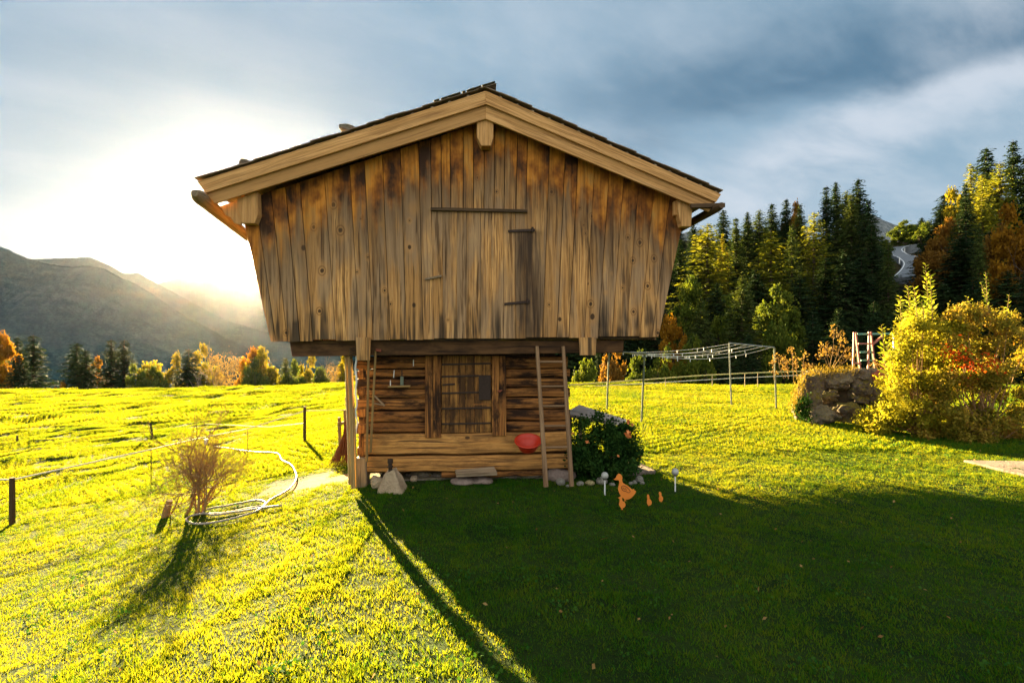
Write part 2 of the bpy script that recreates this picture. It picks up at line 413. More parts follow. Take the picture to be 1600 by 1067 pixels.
def stonemat(name, a, b, moss=0.0, scale=3.0):
    m, t, bs = newmat(name); tc = t.new('ShaderNodeTexCoord').outputs['Object']
    n = t.noise(tc, scale, 8, 0.65); n2 = t.noise(tc, scale*9, 5, 0.7); n3 = t.noise(tc, scale*0.8, 3, 0.6)
    c = t.mix(t.rng(n, 0.3, 0.7), a, b); c = t.mix(t.rng(n2, 0.5, 0.75, 0, 0.6), c, tuple(x*0.4 for x in a))
    if moss:
        g = t.new('ShaderNodeNewGeometry'); nz = t.sep(g.outputs['Normal'])[2]
        mm = t.rng(t.m('ADD', t.m('MULTIPLY', nz, 0.45), n3), 0.56, 0.78, 0, moss)
        c = t.mix(mm, c, t.mix(n2, (0.10, 0.085, 0.02), (0.20, 0.15, 0.03)))
    t.put(bs.inputs['Base Color'], c); bs.inputs['Roughness'].default_value = 0.95
    t.put(bs.inputs['Normal'], t.bump(t.m('ADD', n, t.m('MULTIPLY', n2, 0.8)), 1.0, 0.06))
    return m
M['limestone'] = stonemat('pale_limestone', (0.36, 0.25, 0.15), (0.56, 0.42, 0.27))
M['rock'] = stonemat('grey_brown_rock', (0.07, 0.05, 0.038), (0.20, 0.155, 0.12), 1.0, 3.2)
M['rock_plain'] = stonemat('plain_grey_rock', (0.11, 0.085, 0.07), (0.33, 0.27, 0.22), 0.5, 3.6)
M['rock_red'] = stonemat('reddish_rock', (0.42, 0.10, 0.05), (0.55, 0.18, 0.10), 0.0, 2.6)
M['slab'] = stonemat('pink_grey_paving', (0.16, 0.12, 0.095), (0.30, 0.22, 0.18), 0.0, 2.0)
M['cobble'] = stonemat('pale_cobble', (0.22, 0.20, 0.16), (0.42, 0.38, 0.31), 0.0, 9.0)
M['cobble_y'] = stonemat('yellow_cobble', (0.42, 0.34, 0.14), (0.55, 0.45, 0.22), 0.0, 9.0)

# ------------------------------------------------------------------ granary
gr = thing('granary', 'old weathered timber granary with overhanging plank upper floor standing on a small log base', 'granary', (OX, OY, 0), rz=TH)
def part(mb, name, mat, bevel=0.004, parent=gr, **k): return mb.build(name, M[mat], parent, local=True, bevel=bevel, **k)
# upper storey planks of the front: edges flare outwards towards the eaves
xtL, xtR, xbL, xbR = B(371, 310), B(1074, 310), B(424, 533), B(1030, 526)
ztop = B(720, 310).z
def rake(x): return apex.z+0.05-kf*abs(x-apex.x)
def bottomz(x):
    f = (x-xbL.x)/(xbR.x-xbL.x); return xbL.z+(xbR.z-xbL.z)*f
mid_x = 0.5*(xtL.x+xtR.x); hw = 0.5*(xtR.x-xtL.x)
def edge_at(xt, z):
    """x of a seam that passes xt at ztop, at height z"""
    q = (xt-mid_x)/hw; o = -math.copysign(0.5*abs(q)+0.5*abs(q)**14, q)*0.5*((xbL.x-xtL.x)+(xtR.x-xbR.x))
    f = (ztop-z)/(ztop-zb); return xt+o*f
seams_px = [371, 398, 424, 447, 470, 509, 549, 572, 600, 628, 656]
seams = [B(p, 310).x for p in seams_px] + [B(674, 310).x]
cut = [B(822, 310).x, B(856, 310).x, B(880, 310).x, B(900, 310).x, B(926, 310).x, B(949, 310).x, B(972, 310).x, B(996, 310).x, B(1020, 310).x, B(1046, 310).x, B(1074, 310).x]
hl, hr = B(674, 400).x, B(823, 400).x; hz0, hz1 = B(740, 529).z, B(740, 329).z
pk = MB()
def plank(mb, x0, x1, z0f, z1f, y, fan=True, gap=0.004, t=0.028):
    """x0,x1 at ztop; z0f/z1f functions of x"""
    def pt(xt, zf, sgn):
        z = zf(xt); 
        for _ in range(4):
            x = (edge_at(xt, z) if fan else xt)+sgn*gap; z = zf(x)
        return Vector((x, y, z))
    mb.slab([pt(x0, z0f, 1), pt(x1, z0f, -1), pt(x1, z1f, -1), pt(x0, z1f, 1)], (0, t, 0))
for a, b in list(zip(seams[:-1], seams[1:])) + list(zip(cut[:-1], cut[1:])):
    j = random.uniform(-0.012, 0.012)
    nb = 1 if (b-a) < 0.2 or random.random() < 0.5 else 1
    plank(pk, a, b, lambda x, j=j: bottomz(x)+j, rake, random.uniform(-0.004, 0.004), gap=random.uniform(0.002, 0.0045))
# planks above the hatch
xs = np.linspace(seams[-1], cut[0], 10); xs[1:-1] += np.random.RandomState(2).uniform(-0.025, 0.025, 8)
for a, b in zip(xs[:-1], xs[1:]):
    plank(pk, a, b, lambda x: hz1+0.022, rake, random.uniform(-0.004, 0.004), gap=0.004)
# two planks hang lower and cover the beam
for p0, p1, pb in ((556, 579, 563), (905, 932, 555)):
    a, b = B(p0, 500, -0.03), B(p1, 500, -0.03); z0 = B(p0, pb, -0.03).z
    pk.slab([(a.x+0.01, -0.034, z0), (b.x-0.01, -0.034, z0), (b.x, -0.034, zb+0.03), (a.x, -0.034, zb+0.03)], (0, 0.03, 0))
part(pk, 'plank_front', 'facade', 0.002)
# hatch
hb = MB(); xs = np.linspace(hl+0.005, hr-0.005, 9); xs[1:-1] += np.random.RandomState(5).uniform(-0.02, 0.02, 7)
for a, b in zip(xs[:-1], xs[1:]):
    y = random.uniform(-0.003, 0.003)
    hb.slab([(a+0.0015, y, hz0), (b-0.0015, y, hz0), (b-0.0015, y, hz1-0.012), (a+0.0015, y, hz1-0.012)], (0, 0.03, 0))
hatch = part(hb, 'hatch', 'facade', 0.002)
q = MB(); q.vert = False
q.slab([(hl-0.005, -0.035, hz1-0.016), (hr+0.005, -0.035, hz1-0.018), (hr+0.005, -0.035, hz1+0.018), (hl-0.005, -0.035, hz1+0.02)], (0, 0.04, 0))
part(q, 'hatch_lintel', 'dark', 0.003)
for (x0, y0, x1, y1) in ((794, 361, 836, 359), (788, 475, 828, 471)):
    q = MB(); a, b = B(x0, y0, -0.02), B(x1, y1, -0.02)
    q.slab([(a.x, -0.014, a.z-0.016), (b.x, -0.014, b.z-0.016), (b.x, -0.014, b.z+0.014), (a.x, -0.014, a.z+0.014)], (0, 0.01, 0))
    q.tube([(b.x-0.03, -0.02, b.z-0.03), (b.x-0.03, -0.02, b.z+0.03)], 0.014)
    part(q, 'hinge', 'iron', 0.002, parent=hatch)
q = MB(); a, b = B(664, 436, -0.03), B(690, 431, -0.03)
q.slab([(a.x, -0.028, a.z-0.012), (b.x, -0.028, b.z-0.012), (b.x, -0.028, b.z+0.012), (a.x, -0.028, a.z+0.01)], (0, 0.02, 0))
part(q, 'latch', 'grey', 0.003, parent=hatch)
q = MB(); a = B(780, 363, -0.004)
for i in range(3):
    pass
# closed box behind the front (sides, back, floor)
DB = 5.1
def sec(y, dz=0):
    return [(xbL.x+0.03, y, zb+dz), (xbR.x-0.03, y, zb+dz), (xtR.x-0.03, y, ztop), (xtR.x-0.03, y, rake(xtR.x)-0.02), (apex.x, y, rake(apex.x)-0.03), (xtL.x+0.03, y, rake(xtL.x)-0.02), (xtL.x+0.03, y, ztop)]
q = MB()
n = 22
for (i, j) in ((1, 2), (2, 3), (5, 6), (6, 0)):
    if i in (1, 5): q = MB()
    a0, b0 = Vector(sec(0.032)[i]), Vector(sec(0.032)[j])
    for k in range(n):
        y0 = 0.032+(DB-0.032)*k/n; y1 = 0.032+(DB-0.032)*(k+1)/n-0.003
        s = -1 if i in (1, 2) else 1
        if i in (1, 2): qd = [(a0.x, y0, a0.z), (a0.x, y1, a0.z), (b0.x, y1, b0.z), (b0.x, y0, b0.z)]
        else: qd = [(b0.x, y1, b0.z), (b0.x, y0, b0.z), (a0.x, y0, a0.z), (a0.x, y1, a0.z)]
        q.slab(qd, (s*0.025, 0, 0))
    if i in (2, 6): part(q, 'side_planking', 'facade', 0)
pass
q = MB(); b0 = len(q.v); sc = sec(0.05, 0.01); s2 = sec(DB, 0.01)
for ss in (sc, s2):
    b0 = len(q.v); q.v += [Vector(a) for a in ss]; q.quadface(tuple(b0+i for i in range(7)), [(p[0], p[2]) for p in ss])
b0 = len(q.v); q.v += [Vector(a) for a in (sc[0], sc[1], s2[1], s2[0])]; q.quadface((b0, b0+3, b0+2, b0+1), [(0, 0), (0, 5), (5, 5), (5, 0)])
part(q, 'backing', 'dark', 0)
# bargeboards
def bquad(p, off): return [B(a, b, off) for a, b in p]
for name, pts, off in (('bargeboard', [(321, 301.5), (759, 163), (759, 142), (308, 283.5)], -0.215), ('bargeboard', [(759, 162.5), (1119, 316), (1127, 303.5), (759, 142)], -0.215),
                       ('bargeboard', [(336, 318), (759, 186), (759, 160), (318, 299)], -0.18), ('bargeboard', [(759, 186), (1108, 331), (1119, 314), (759, 160)], -0.18)):
    q = MB(); q.vert = False; qd = bquad(pts, off); q.slab(qd, (0, 0.034, 0)); part(q, name, 'barge', 0.004)
# roof: boarding, battens, cover
lt, rt, at_ = B(306, 281, -0.23), B(1129, 299.5, -0.23), B(759, 137, -0.23)
for sgn, e in ((-1, lt), (1, rt)):
    d = Vector((at_.x-e.x, 0, at_.z-e.z)); L = d.length; d.normalize(); nrm = Vector((-d.z, 0, d.x)) if sgn < 0 else Vector((d.z, 0, -d.x))
    if nrm.z < 0: nrm = -nrm
    rf = MB()
    base = Vector((e.x, -0.17, e.z))-nrm*0.06
    a0 = base; a1 = base+d*L; y1 = Vector((0, DB+0.7, 0))
    m_ = 20
    for k in range(m_):      # boarding seen from below, laid front to back
        p0 = a0+d*L*k/m_; p1 = a0+d*(L*(k+1)/m_-0.004)
        qd = [p0, p1, p1+y1, p0+y1] if sgn < 0 else [p1, p0, p0+y1, p1+y1]
        rf.slab(qd, nrm*0.022)
    roof = part(rf, 'roof', 'grey', 0)
    bt = MB(); rs = random.Random(4+sgn)
    for k in range(15):
        p = Vector((e.x, -0.21, e.z))-nrm*0.022+d*(0.06+L*0.98*k/15+rs.uniform(-0.02, 0.02))
        bt.bar(p, p+Vector((0, DB+0.6, 0)), 0.03, 0.020, up=nrm)
    part(bt, 'batten', 'grey', 0, parent=roof)
    cv = MB(); over = 0.11 if sgn < 0 else -0.005
    nseg = 16
    for k in range(nseg):
        s0 = (L+over)*k/nseg; s1 = (L+over)*(k+1)/nseg+0.02
        y0 = -0.24+rs.uniform(-0.015, 0.015)
        p0 = Vector((e.x, y0, e.z))+d*s0+nrm*0.010; p1 = Vector((e.x, y0, e.z))+d*s1+nrm*0.003
        yy = Vector((0, DB+0.8, 0))
        qd = [p0, p1, p1+yy, p0+yy] if sgn < 0 else [p1, p0, p0+yy, p1+yy]
        cv.slab(qd, nrm*0.009)
    part(cv, 'roof_cover', 'roofing', 0, parent=roof)
    if sgn < 0:
        mo = MB()
        for k in range(26):
            s0 = L-0.62+0.028*k+rs.uniform(-0.01, 0.01)
            p0 = Vector((e.x, -0.255, e.z))+d*s0+nrm*0.024
            w = rs.uniform(0.02, 0.05); h = rs.uniform(0.002, 0.007)
            mo.slab([p0, p0+d*w, p0+d*w+Vector((0, 0.4, 0)), p0+Vector((0, 0.4, 0))], nrm*h)
        part(mo, 'moss_edge', 'moss', 0.003, parent=roof)
# purlin ends
def hexend(name, pts, off, depth, mat='barge'):
    q = MB(); P_ = [B(a, b, off) for a, b in pts]; n_ = len(P_); q.v += P_+[p+Vector((0, depth, 0)) for p in P_]
    u = [(p.x+3, p.z) for p in P_]
    q.quadface(tuple(range(n_)), u); q.quadface(tuple(range(2*n_-1, n_-1, -1)), u[::-1])
    for i in range(n_):
        j = (i+1) % n_; q.quadface((i, n_+i, n_+j, j), [(u[i][0], 0), (u[i][0], depth), (u[j][0], depth), (u[j][0], 0)])
    return part(q, name, mat, 0.006)
hexend('purlin_end', [(752, 228), (767, 228), (771, 214), (771, 186), (745, 190), (745, 214)], -0.15, 0.14)
hexend('purlin_end', [(377, 349), (398, 349), (403, 335), (402, 300), (370, 310), (371, 326)], -0.12, 0.11)
hexend('purlin_end', [(1065, 354), (1080, 354), (1082, 325), (1082, 318), (1058, 312), (1059, 328)], -0.12, 0.11)
hexend('purlin_block', [(1054, 336), (1060, 336), (1060, 315), (1054, 314)], -0.08, 0.07)
# scalloped soffit piece outside the left purlin
hexend('soffit_board', [(352, 336), (360, 340), (366, 349), (377, 352), (377, 312), (344, 322)], -0.10, 0.03)
# gutters: round half-log on wooden hooks
g0 = B(304, 302, -0.40); g1 = B(389, 371, 1.5)
q = MB(); q.tube([g0, g0.lerp(g1, 0.06), g0.lerp(g1, 0.5), g1], [0.035, 0.075, 0.072, 0.068], 12); part(q, 'gutter', 'grey', 0)
g0 = B(1128, 321, -0.36)
q = MB(); q.tube([g0, g0+Vector((0, 0.1, 0)), g0+Vector((0, DB+0.4, -0.02))], [0.035, 0.05, 0.05], 10); part(q, 'gutter', 'dark', 0)
q = MB(); a = B(1079, 322, -0.2); q.bar(a, B(1132, 321, -0.2), 0.04, 0.05); part(q, 'gutter_hook', 'dark', 0.003)
# beam and joists under the overhang
q = MB(); q.vert = False
a, b = B(452, 545, 0.10), B(975, 540, 0.10); zt = zb-0.004
q.slab([(a.x+0.03, 0.10, B(452, 557, 0.1).z), (b.x-0.01, 0.10, B(975, 551, 0.1).z), (b.x, 0.10, zt), (a.x, 0.10, zt)], (0, 0.2, 0))
part(q, 'front_beam', 'beam', 0.008)
q = MB()
for x in np.linspace(a.x+0.25, b.x-0.2, 6):
    q.bar((x, 0.31, zt-0.06), (x, DB-0.1, zt-0.06), 0.12, 0.115)
part(q, 'floor_joists', 'dark', 0); bpy.data.objects['floor_joists'].name = 'floor_joist'
q = MB(); q.vert = False; q.slab([(a.x, 3.2, zt-0.15), (b.x, 3.2, zt-0.15), (b.x, 3.2, zt-0.002), (a.x, 3.2, zt-0.002)], (0, 0.2, 0))
part(q, 'rear_beam', 'beam', 0)
# log base
OW = 0.40; DL = 2.9
xl, xr = B(572, 650, OW).x, B(887, 650, OW).x
rows = [557, 577, 591, 607, 622, 641, 659, 676]
lg = MB(); lg.vert = False; lg2 = MB(); lg2.vert = False
rs = random.Random(12)
def wavy_log(mb, x0, x1, z0, z1, y, depth, n=14):
    """a squared log whose lower edge and face wander a little"""
    ou, ov = rs.random()*60, rs.random()*60; b0 = len(mb.v)
    ph = rs.random()*9
    for i in range(n+1):
        f = i/n; x = x0+(x1-x0)*f
        w = 0.006*math.sin(ph+f*7)+0.005*math.sin(ph*2+f*19); h = z1-z0; e = 0.012
        for (yy, zz) in ((y+e, z0+w), (y, z0+w+e), (y-0.006+w*0.6, (z0+z1)/2), (y, z1+w*0.5-e), (y+e, z1+w*0.5), (y+depth, z1), (y+depth, z0)):
            mb.v.append(Vector((x, yy, zz)))
    uvv = [0, 0.017, z1-z0, (z1-z0)*1.5, 2*(z1-z0), 3*(z1-z0), 4*(z1-z0)]
    for i in range(n):
        for k in range(7):
            k2 = (k+1) % 7; a_ = b0+i*7+k; b_ = b0+i*7+k2
            u0 = ou+uvv[k]; u1 = ou+(uvv[k2] if k2 else 5*(z1-z0)); v0 = ov+(x1-x0)*i/n; v1 = ov+(x1-x0)*(i+1)/n
            mb.quadface((a_, a_+7, b_+7, b_), [(u0, v0), (u0, v1), (u1, v1), (u1, v0)])
    mb.quadface(tuple(b0+k for k in range(7)), [(ou+k*.02, ov) for k in range(7)])
    mb.quadface(tuple(b0+n*7+6-k for k in range(7)), [(ou+k*.02, ov) for k in range(7)])
zs = [B(730, p, OW).z for p in rows]
for i in range(len(zs)-1):
    x0 = xl-(0.12 if i % 2 == 0 else 0.0)
    wavy_log(lg, x0, xr+(0.03 if i % 2 else 0), zs[i+1]+0.007+rs.random()*0.006, zs[i]-0.005, OW+rs.uniform(-0.006, 0.006), 0.14)
    wavy_log(lg2, xl-0.0, xr, zs[i+1]+0.008, zs[i]-0.006, OW+DL-0.14, 0.14)
part(lg, 'log_wall', 'log', 0); part(lg2, 'rear_log_wall', 'log', 0)
sl = MB()
z676, z712a, z712b, z740a, z733 = B(730, 676, OW).z, B(572, 713, OW).z, B(888, 702, OW).z, B(572, 745, OW).z, B(888, 727, OW).z
wavy_log(sl, xl-0.02, xr+0.02, z712a*0.5+z712b*0.5, z676-0.004, OW-0.035, 0.2)
part(sl, 'sill_log', 'sill', 0)
sl = MB(); wavy_log(sl, xl-0.01, xr+0.03, B(730, 734, OW).z, B(730, 711, OW).z, OW-0.05, 0.24)
part(sl, 'sill_log', 'sill', 0, label='greyer lowest sill log of the base')
sl = MB(); wavy_log(sl, B(690, 735, OW).x, xr+0.02, B(730, 745, OW).z, B(730, 736, OW).z, OW-0.02, 0.2)
part(sl, 'bottom_board', 'log', 0)
# side walls of the base (long squared logs with crossing ends)
q = MB()
for sx, sg in ((xl, 1), (xr, -1)):
    q = MB()
    zz = [zs[0]]+[zs[0]-(zs[0]-B(730, 742, OW).z)*k/9 for k in range(1, 10)]
    for i in range(9):
        y0 = OW+0.145
        qd = [(sx, y0+DL-0.3, zz[i+1]+0.006), (sx, y0, zz[i+1]+0.006), (sx, y0, zz[i]-0.004), (sx, y0+DL-0.3, zz[i]-0.004)]
        if sg < 0: qd = [qd[1], qd[0], qd[3], qd[2]]
        q.vert = False; q.slab(qd, (sg*0.14, 0, 0))
    part(q, 'side_log_wall', 'log', 0.006)
for p0, p1 in ((580, 590), (606, 618), (640, 652), (664, 678), (700, 712)):
    q = MB(); a = B(557, p0, OW-0.03); b = B(571, p1, OW-0.03); q.box(((a.x+b.x)/2, OW+0.08, (a.z+b.z)/2), (abs(b.x-a.x), 0.18, abs(a.z-b.z))); part(q, 'log_end', 'log', 0.008)
q = MB(); a, b = B(559, 558, OW+0.0), B(572, 716, OW+0.0); q.box(((a.x+b.x)/2+0.01, OW+0.10, (a.z+b.z)/2), (b.x-a.x+0.01, 0.16, a.z-b.z)); part(q, 'added_corner_backing', 'log', 0.01)  # backing added to darken the bright gaps between the log ends
q = MB(); a, b = B(555, 716, OW-0.06), B(573, 770, OW-0.06)
q.box(((a.x+b.x)/2, OW+0.04, (a.z+b.z)/2-0.05), (b.x-a.x, 0.2, a.z-b.z+0.1)); part(q, 'corner_post', 'grey', 0.01)
# dark interior fill so that no light leaks
q = MB(); q.box(((xl+xr)/2, OW+DL/2, 0.9), (xr-xl-0.26, DL-0.4, 1.66)); part(q, 'light_leak_fill', 'dark', 0)
# door
q = MB(); d0, d1 = B(690, 600, OW-0.02).x, B(768, 600, OW-0.02).x; zt_, zb_ = B(730, 556, OW-0.02).z, B(730, 676, OW-0.02).z
xs = np.linspace(d0, d1, 7); xs[1:-1] += np.random.RandomState(1).uniform(-0.015, 0.015, 5)
for a, b in zip(xs[:-1], xs[1:]):
    q.slab([(a+0.002, OW-0.012, zb_), (b-0.002, OW-0.012, zb_), (b-0.002, OW-0.012, zt_), (a+0.002, OW-0.012, zt_)], (0, 0.02, 0))
door = part(q, 'door', 'door', 0.002)
for py, x0, x1 in ((568, 690, 767), (587, 690, 749), (600, 691, 711), (613, 690, 749), (637, 690, 767), (661, 690, 767)):
    q = MB(); a, b = B(x0, py+1.5, OW-0.03), B(x1, py, OW-0.03)
    q.slab([(a.x, OW-0.024, a.z-0.011), (b.x, OW-0.024, b.z-0.011), (b.x, OW-0.024, b.z+0.011), (a.x, OW-0.024, a.z+0.011)], (0, 0.008, 0))
    part(q, 'iron_strap', 'iron', 0.002, parent=door)
q = MB(); a, b = B(748, 586, OW-0.03), B(767, 625, OW-0.03)
q.slab([(a.x, OW-0.028, b.z), (b.x, OW-0.028, b.z), (b.x, OW-0.028, a.z), (a.x, OW-0.028, a.z)], (0, 0.006, 0)); part(q, 'lock_plate', 'iron', 0.002, parent=door)
for x0, x1, pb in ((664, 689, 684), (769, 791, 681)):
    q = MB(); a, b = B(x0, 556, OW-0.06), B(x1, pb, OW-0.06); mxx = (a.x+b.x)/2
    for s0, s1 in ((a.x, mxx-0.002), (mxx+0.002, b.x)):
        q.slab([(s0, OW-0.058, b.z), (s1, OW-0.058, b.z), (s1, OW-0.058, a.z), (s0, OW-0.058, a.z)], (0, 0.055, 0))
    jb = part(q, 'door_jamb', 'log', 0.006)
q = MB(); a = B(781, 611, OW-0.07); q.lathe((a.x, OW-0.06, a.z), [(0.001, 0.03), (0.014, 0.028), (0.016, 0.01), (0.008, 0.0)], 12, Matrix.Rotation(R(90), 3, 'X')); q.bar(a+Vector((-0.03, 0, 0)), a+Vector((0.03, 0, 0.01)), 0.018, 0.014)
part(q, 'door_bolt', 'rust', 0.002, parent=jb)
# little ledge with hooks on the log wall, pale bracket
q = MB(); q.vert = False; a, b = B(606, 604, OW-0.05), B(641, 603, OW-0.05); q.slab([(a.x, OW-0.06, a.z-0.012), (b.x, OW-0.06, b.z-0.012), (b.x, OW-0.06, b.z+0.008), (a.x, OW-0.06, a.z+0.008)], (0, 0.055, 0)); part(q, 'ledge', 'pole', 0.003)
for nm, pts, w, mt in (('hanging_trowel', [(628, 578), (628, 588)], 0.006, 'iron'), ('hook', [(616, 578), (615, 590)], 0.005, 'white'), ('hook', [(610, 594), (610, 603)], 0.005, 'white'), ('hook', [(646, 562), (646, 572)], 0.005, 'white')):
    q = MB(); q.bar(B(*pts[0], OW-0.03), B(*pts[1], OW-0.03), w*2, w*2); o = part(q, nm, mt, 0.001)
    if nm == 'hanging_trowel':
        q = MB(); q.box(B(628, 595, OW-0.035), (0.04, 0.012, 0.11)); part(q, 'blade', 'post', 0.004, parent=o)
q = MB(); q.bar(B(585, 618, OW-0.02), B(601, 634, OW-0.02), 0.025, 0.02); q.bar(B(584, 630, OW-0.02), B(600, 633, OW-0.02), 0.015, 0.015); part(q, 'brace', 'grey', 0.003)
# weather-torn foundation: mortar and stones
q = MB(); q.box(((xl+xr)/2, OW+0.25, -0.12), (xr-xl-0.05, 0.4, 0.3))
part(q, 'stone_footing', 'rock_plain', 0.02)

# roof stones
for k, (px, py, w, lab) in enumerate(((546, 199, 0.19, 'rough grey stone weighing down the roof edge halfway to the ridge'), (385, 252, 0.13, 'low brown stone weighing down the roof edge near the left eave'))):
    p = LW(B(px, py+5, -0.10)); me = rockmesh('roof_stone', (w, 0.22, w*0.72), 20+k, M['rock_plain'])
    tag(mobj('roof_stone', me, loc=p), lab, 'stone', 'stones laid on the roof')

# ------------------------------------------------------------------ things around the granary
def on(px, py): return G(px, py)
def at_depth(px, py, off): return LW(B(px, py, off))
# ladder
b0, b1 = at_depth(853, 758, -0.10), at_depth(893, 757, -0.10); t0, t1 = at_depth(839, 541, 0.07), at_depth(880, 541, 0.07)
lad = thing('ladder', 'long wooden ladder leaning against the log base under the overhang', 'ladder', (b0+b1)/2)
for a, b in ((b0, t0), (b1, t1)):
    q = MB(); q.tube([a-(b-a)*0.01, a.lerp(b, 0.5), b], [0.030, 0.026, 0.022], 8); q.build('stile', M['ladder'], lad)
Lh = b0.z-t0.z
for py in (566, 605, 636, 667, 700):
    f = (758-py)/(758-541.0); q = MB(); a, b = b0.lerp(t0, f), b1.lerp(t1, f); q.tube([a+(a-b)*0.06, b+(b-a)*0.06], 0.013, 8); q.build('rung', M['ladder'], lad)
# red bowl hanging on the wall
c = at_depth(825, 696, OW-0.20); q = MB()
ax = Matrix.Rotation(R(68), 3, 'X')
prof = [(0.0, -0.06), (0.09, -0.06), (0.10, -0.05), (0.135, 0.02), (0.150, 0.055), (0.168, 0.06), (0.168, 0.075), (0.150, 0.075), (0.130, 0.03), (0.09, -0.045), (0.0, -0.048)]
ax = Matrix.Rotation(R(21), 3, 'X')
q.lathe(c, prof, 40, ax)
o = q.build('bowl', M['red'], None, origin=c, smooth=True)
tag(o, 'round red plastic bowl tilted against the pale sill log beside the ladder', 'bowl')
# poles and rakes at the left corner
def leanpole(name, label, cat, a, b, r=0.014, mat='pole', group=None):
    q = MB(); q.tube([a, (a+b)/2+Vector((0.004, 0, 0)), b], [r, r*0.95, r*0.8], 8); o = q.build(name, M[mat], None, origin=a); return tag(o, label, cat, group)
for (x0, y0, o0, x1, y1, o1, lab) in ((573, 720, 0.27, 576, 548, 0.08, 'straight pale wooden rake handle leaning on the log wall, first right of the corner post'),
                                      (579, 706, 0.30, 587, 548, 0.10, 'slanting thin wooden rake handle just left of the hanging tools')):
    a, b = at_depth(x0, y0, o0), at_depth(x1, y1, o1)
    t = thing('hay_rake', lab, 'rake', a, 'rakes leaning at the corner of the granary')
    q = MB(); q.tube([a, b], [0.016, 0.013], 8); q.build('handle', M['pole'], t)
    q = MB(); h = b+Vector((0, 0, 0)); q.bar(h+Vector((-0.075 if x0 < 575 else 0.005, -0.01, 0.01)), h+Vector((0.01 if x0 < 575 else 0.07, -0.01, 0.0 if x0 > 575 else 0.03)), 0.035, 0.03); q.build('rake_head', M['rust'], t, bevel=0.006)
gp = 'long poles standing at the left corner of the granary'
leanpole('wooden_pole', 'outermost tall pole at the left corner of the granary', 'pole', at_depth(547, 757, 0.10), at_depth(540, 541, 0.20), 0.021, group=gp)
leanpole('wooden_pole', 'thick square-looking middle pole at the left corner', 'pole', at_depth(552, 763, 0.06), at_depth(545, 545, 0.16), 0.026, group=gp)
leanpole('wooden_pole', 'slim inner pole at the left corner, next to the rope', 'pole', at_depth(557, 760, 0.10), at_depth(549, 549, 0.22), 0.015, group=gp)
leanpole('wooden_pole', 'short rear pole behind the others at the left corner', 'pole', at_depth(549, 742, 0.5), at_depth(541, 620, 0.55), 0.02, group=gp)
a = at_depth(556, 552, 0.13); b = at_depth(557, 678, 0.2); q = MB(); pts = [a.lerp(b, i/14)+Vector((0.01*math.sin(i*1.7), 0.01*math.cos(i*2.1), 0)) for i in range(15)]
q.tube(pts, 0.011, 6); tag(q.build('hanging_rope', M['white'], None, origin=b), 'white rope hanging down between the poles and the log corner', 'rope')
# coil of dark cord at top of the poles
q = MB(); c = at_depth(551, 552, 0.06)
q.tube([c+Vector((0.035*math.cos(i*0.8), 0.02*math.sin(i*0.8), 0.07-0.0045*i)) for i in range(30)], 0.004, 5)
tag(q.build('cord_coil', M['iron'], None, origin=c), 'dark cord wound round the tops of the corner poles', 'cord')
# small trestle and broom left behind the corner
g = on(533, 705); tr = thing('sawhorse', 'low wooden trestle of thin posts behind the left corner poles', 'trestle', g)
Yt = g.y
for p0, p1 in (((532, 706), (530, 652)), ((541, 704), (539, 640))):
    q = MB(); q.bar(P(*p0, Yt)-Vector((0, 0, .05)), P(*p1, Yt), 0.05, 0.045); q.build('post', M['pole'], tr, bevel=0.004)
q = MB(); q.bar(P(528, 662, Yt-0.04), P(546, 659, Yt-0.04), 0.05, 0.05); q.build('rail', M['pole'], tr, bevel=0.004)
g = on(528, 728); br = thing('twig_broom', 'bundle of reddish brown twigs leaning against the corner poles', 'broom', g)
q = MB(); rs = random.Random(5); top = P(543, 668, g.y+0.1)
for k in range(90):
    e = P(522+rs.uniform(-8, 24), 729+rs.uniform(-10, 4), g.y+rs.uniform(-0.15, 0.15)); m_ = top.lerp(e, 0.55)+Vector((rs.uniform(-.04, .04), rs.uniform(-.03, .03), -0.03))
    q.tube([top+Vector((rs.uniform(-.03, .03), rs.uniform(-.03, .03), rs.uniform(-0.1, 0.1))), m_, e], [0.006, 0.005, 0.003], 4, cap=False)
q.build('twigs', flat('red_brown_twig', (0.20, 0.075, 0.03), 0.9, 0.5, 20), br)
q = MB(); q.tube([top, P(545, 640, g.y+0.12)], 0.014); q.build('handle', M['pole'], br)
# big pale stone with a standpipe stub
def put_rock(name, px, py, wpx, hpx, dpt, seed, mat, lab, cat='stone', grp=None, rough=0.15, cuts=6, sink=0.12, depth=1.0, sub=4, Y=None):
    g = on(px, py) if Y is None else Vector(((px-800)/F*Y, Y, gz((px-800)/F*Y, Y)))
    s = g.y/F; w, h = wpx*s, hpx*s
    me = rockmesh(name, (w*1.12, w*dpt, h*1.2), seed, mat, rough, cuts, sub)
    o = mobj(name, me, loc=(g.x, g.y+w*dpt*0.35, g.z+h*(0.5-sink))); o.rotation_euler.z = random.uniform(-0.3, 0.3)
    return tag(o, lab, cat, grp)
bm = bmesh.new(); g = on(610, 770); s = g.y/F
def frust(bm, pts_b, pts_t):
    vb = [bm.verts.new(p) for p in pts_b]; vt = [bm.verts.new(p) for p in pts_t]; n = len(vb)
    bm.faces.new(vb[::-1]); bm.faces.new(vt)
    for i in range(n): bm.faces.new((vb[i], vb[(i+1) % n], vt[(i+1) % n], vt[i]))
w = 47*s; h = 36*s
frust(bm, [(-w*.48, -0.05, -0.05), (w*.50, -0.08, -0.05), (w*.52, 0.26, -0.05), (-w*.44, 0.28, -0.05)], [(-w*.30, 0.08, h*0.78), (w*.12, 0.02, h*0.98), (w*.10, 0.18, h*1.02), (-w*.20, 0.22, h*0.9)])
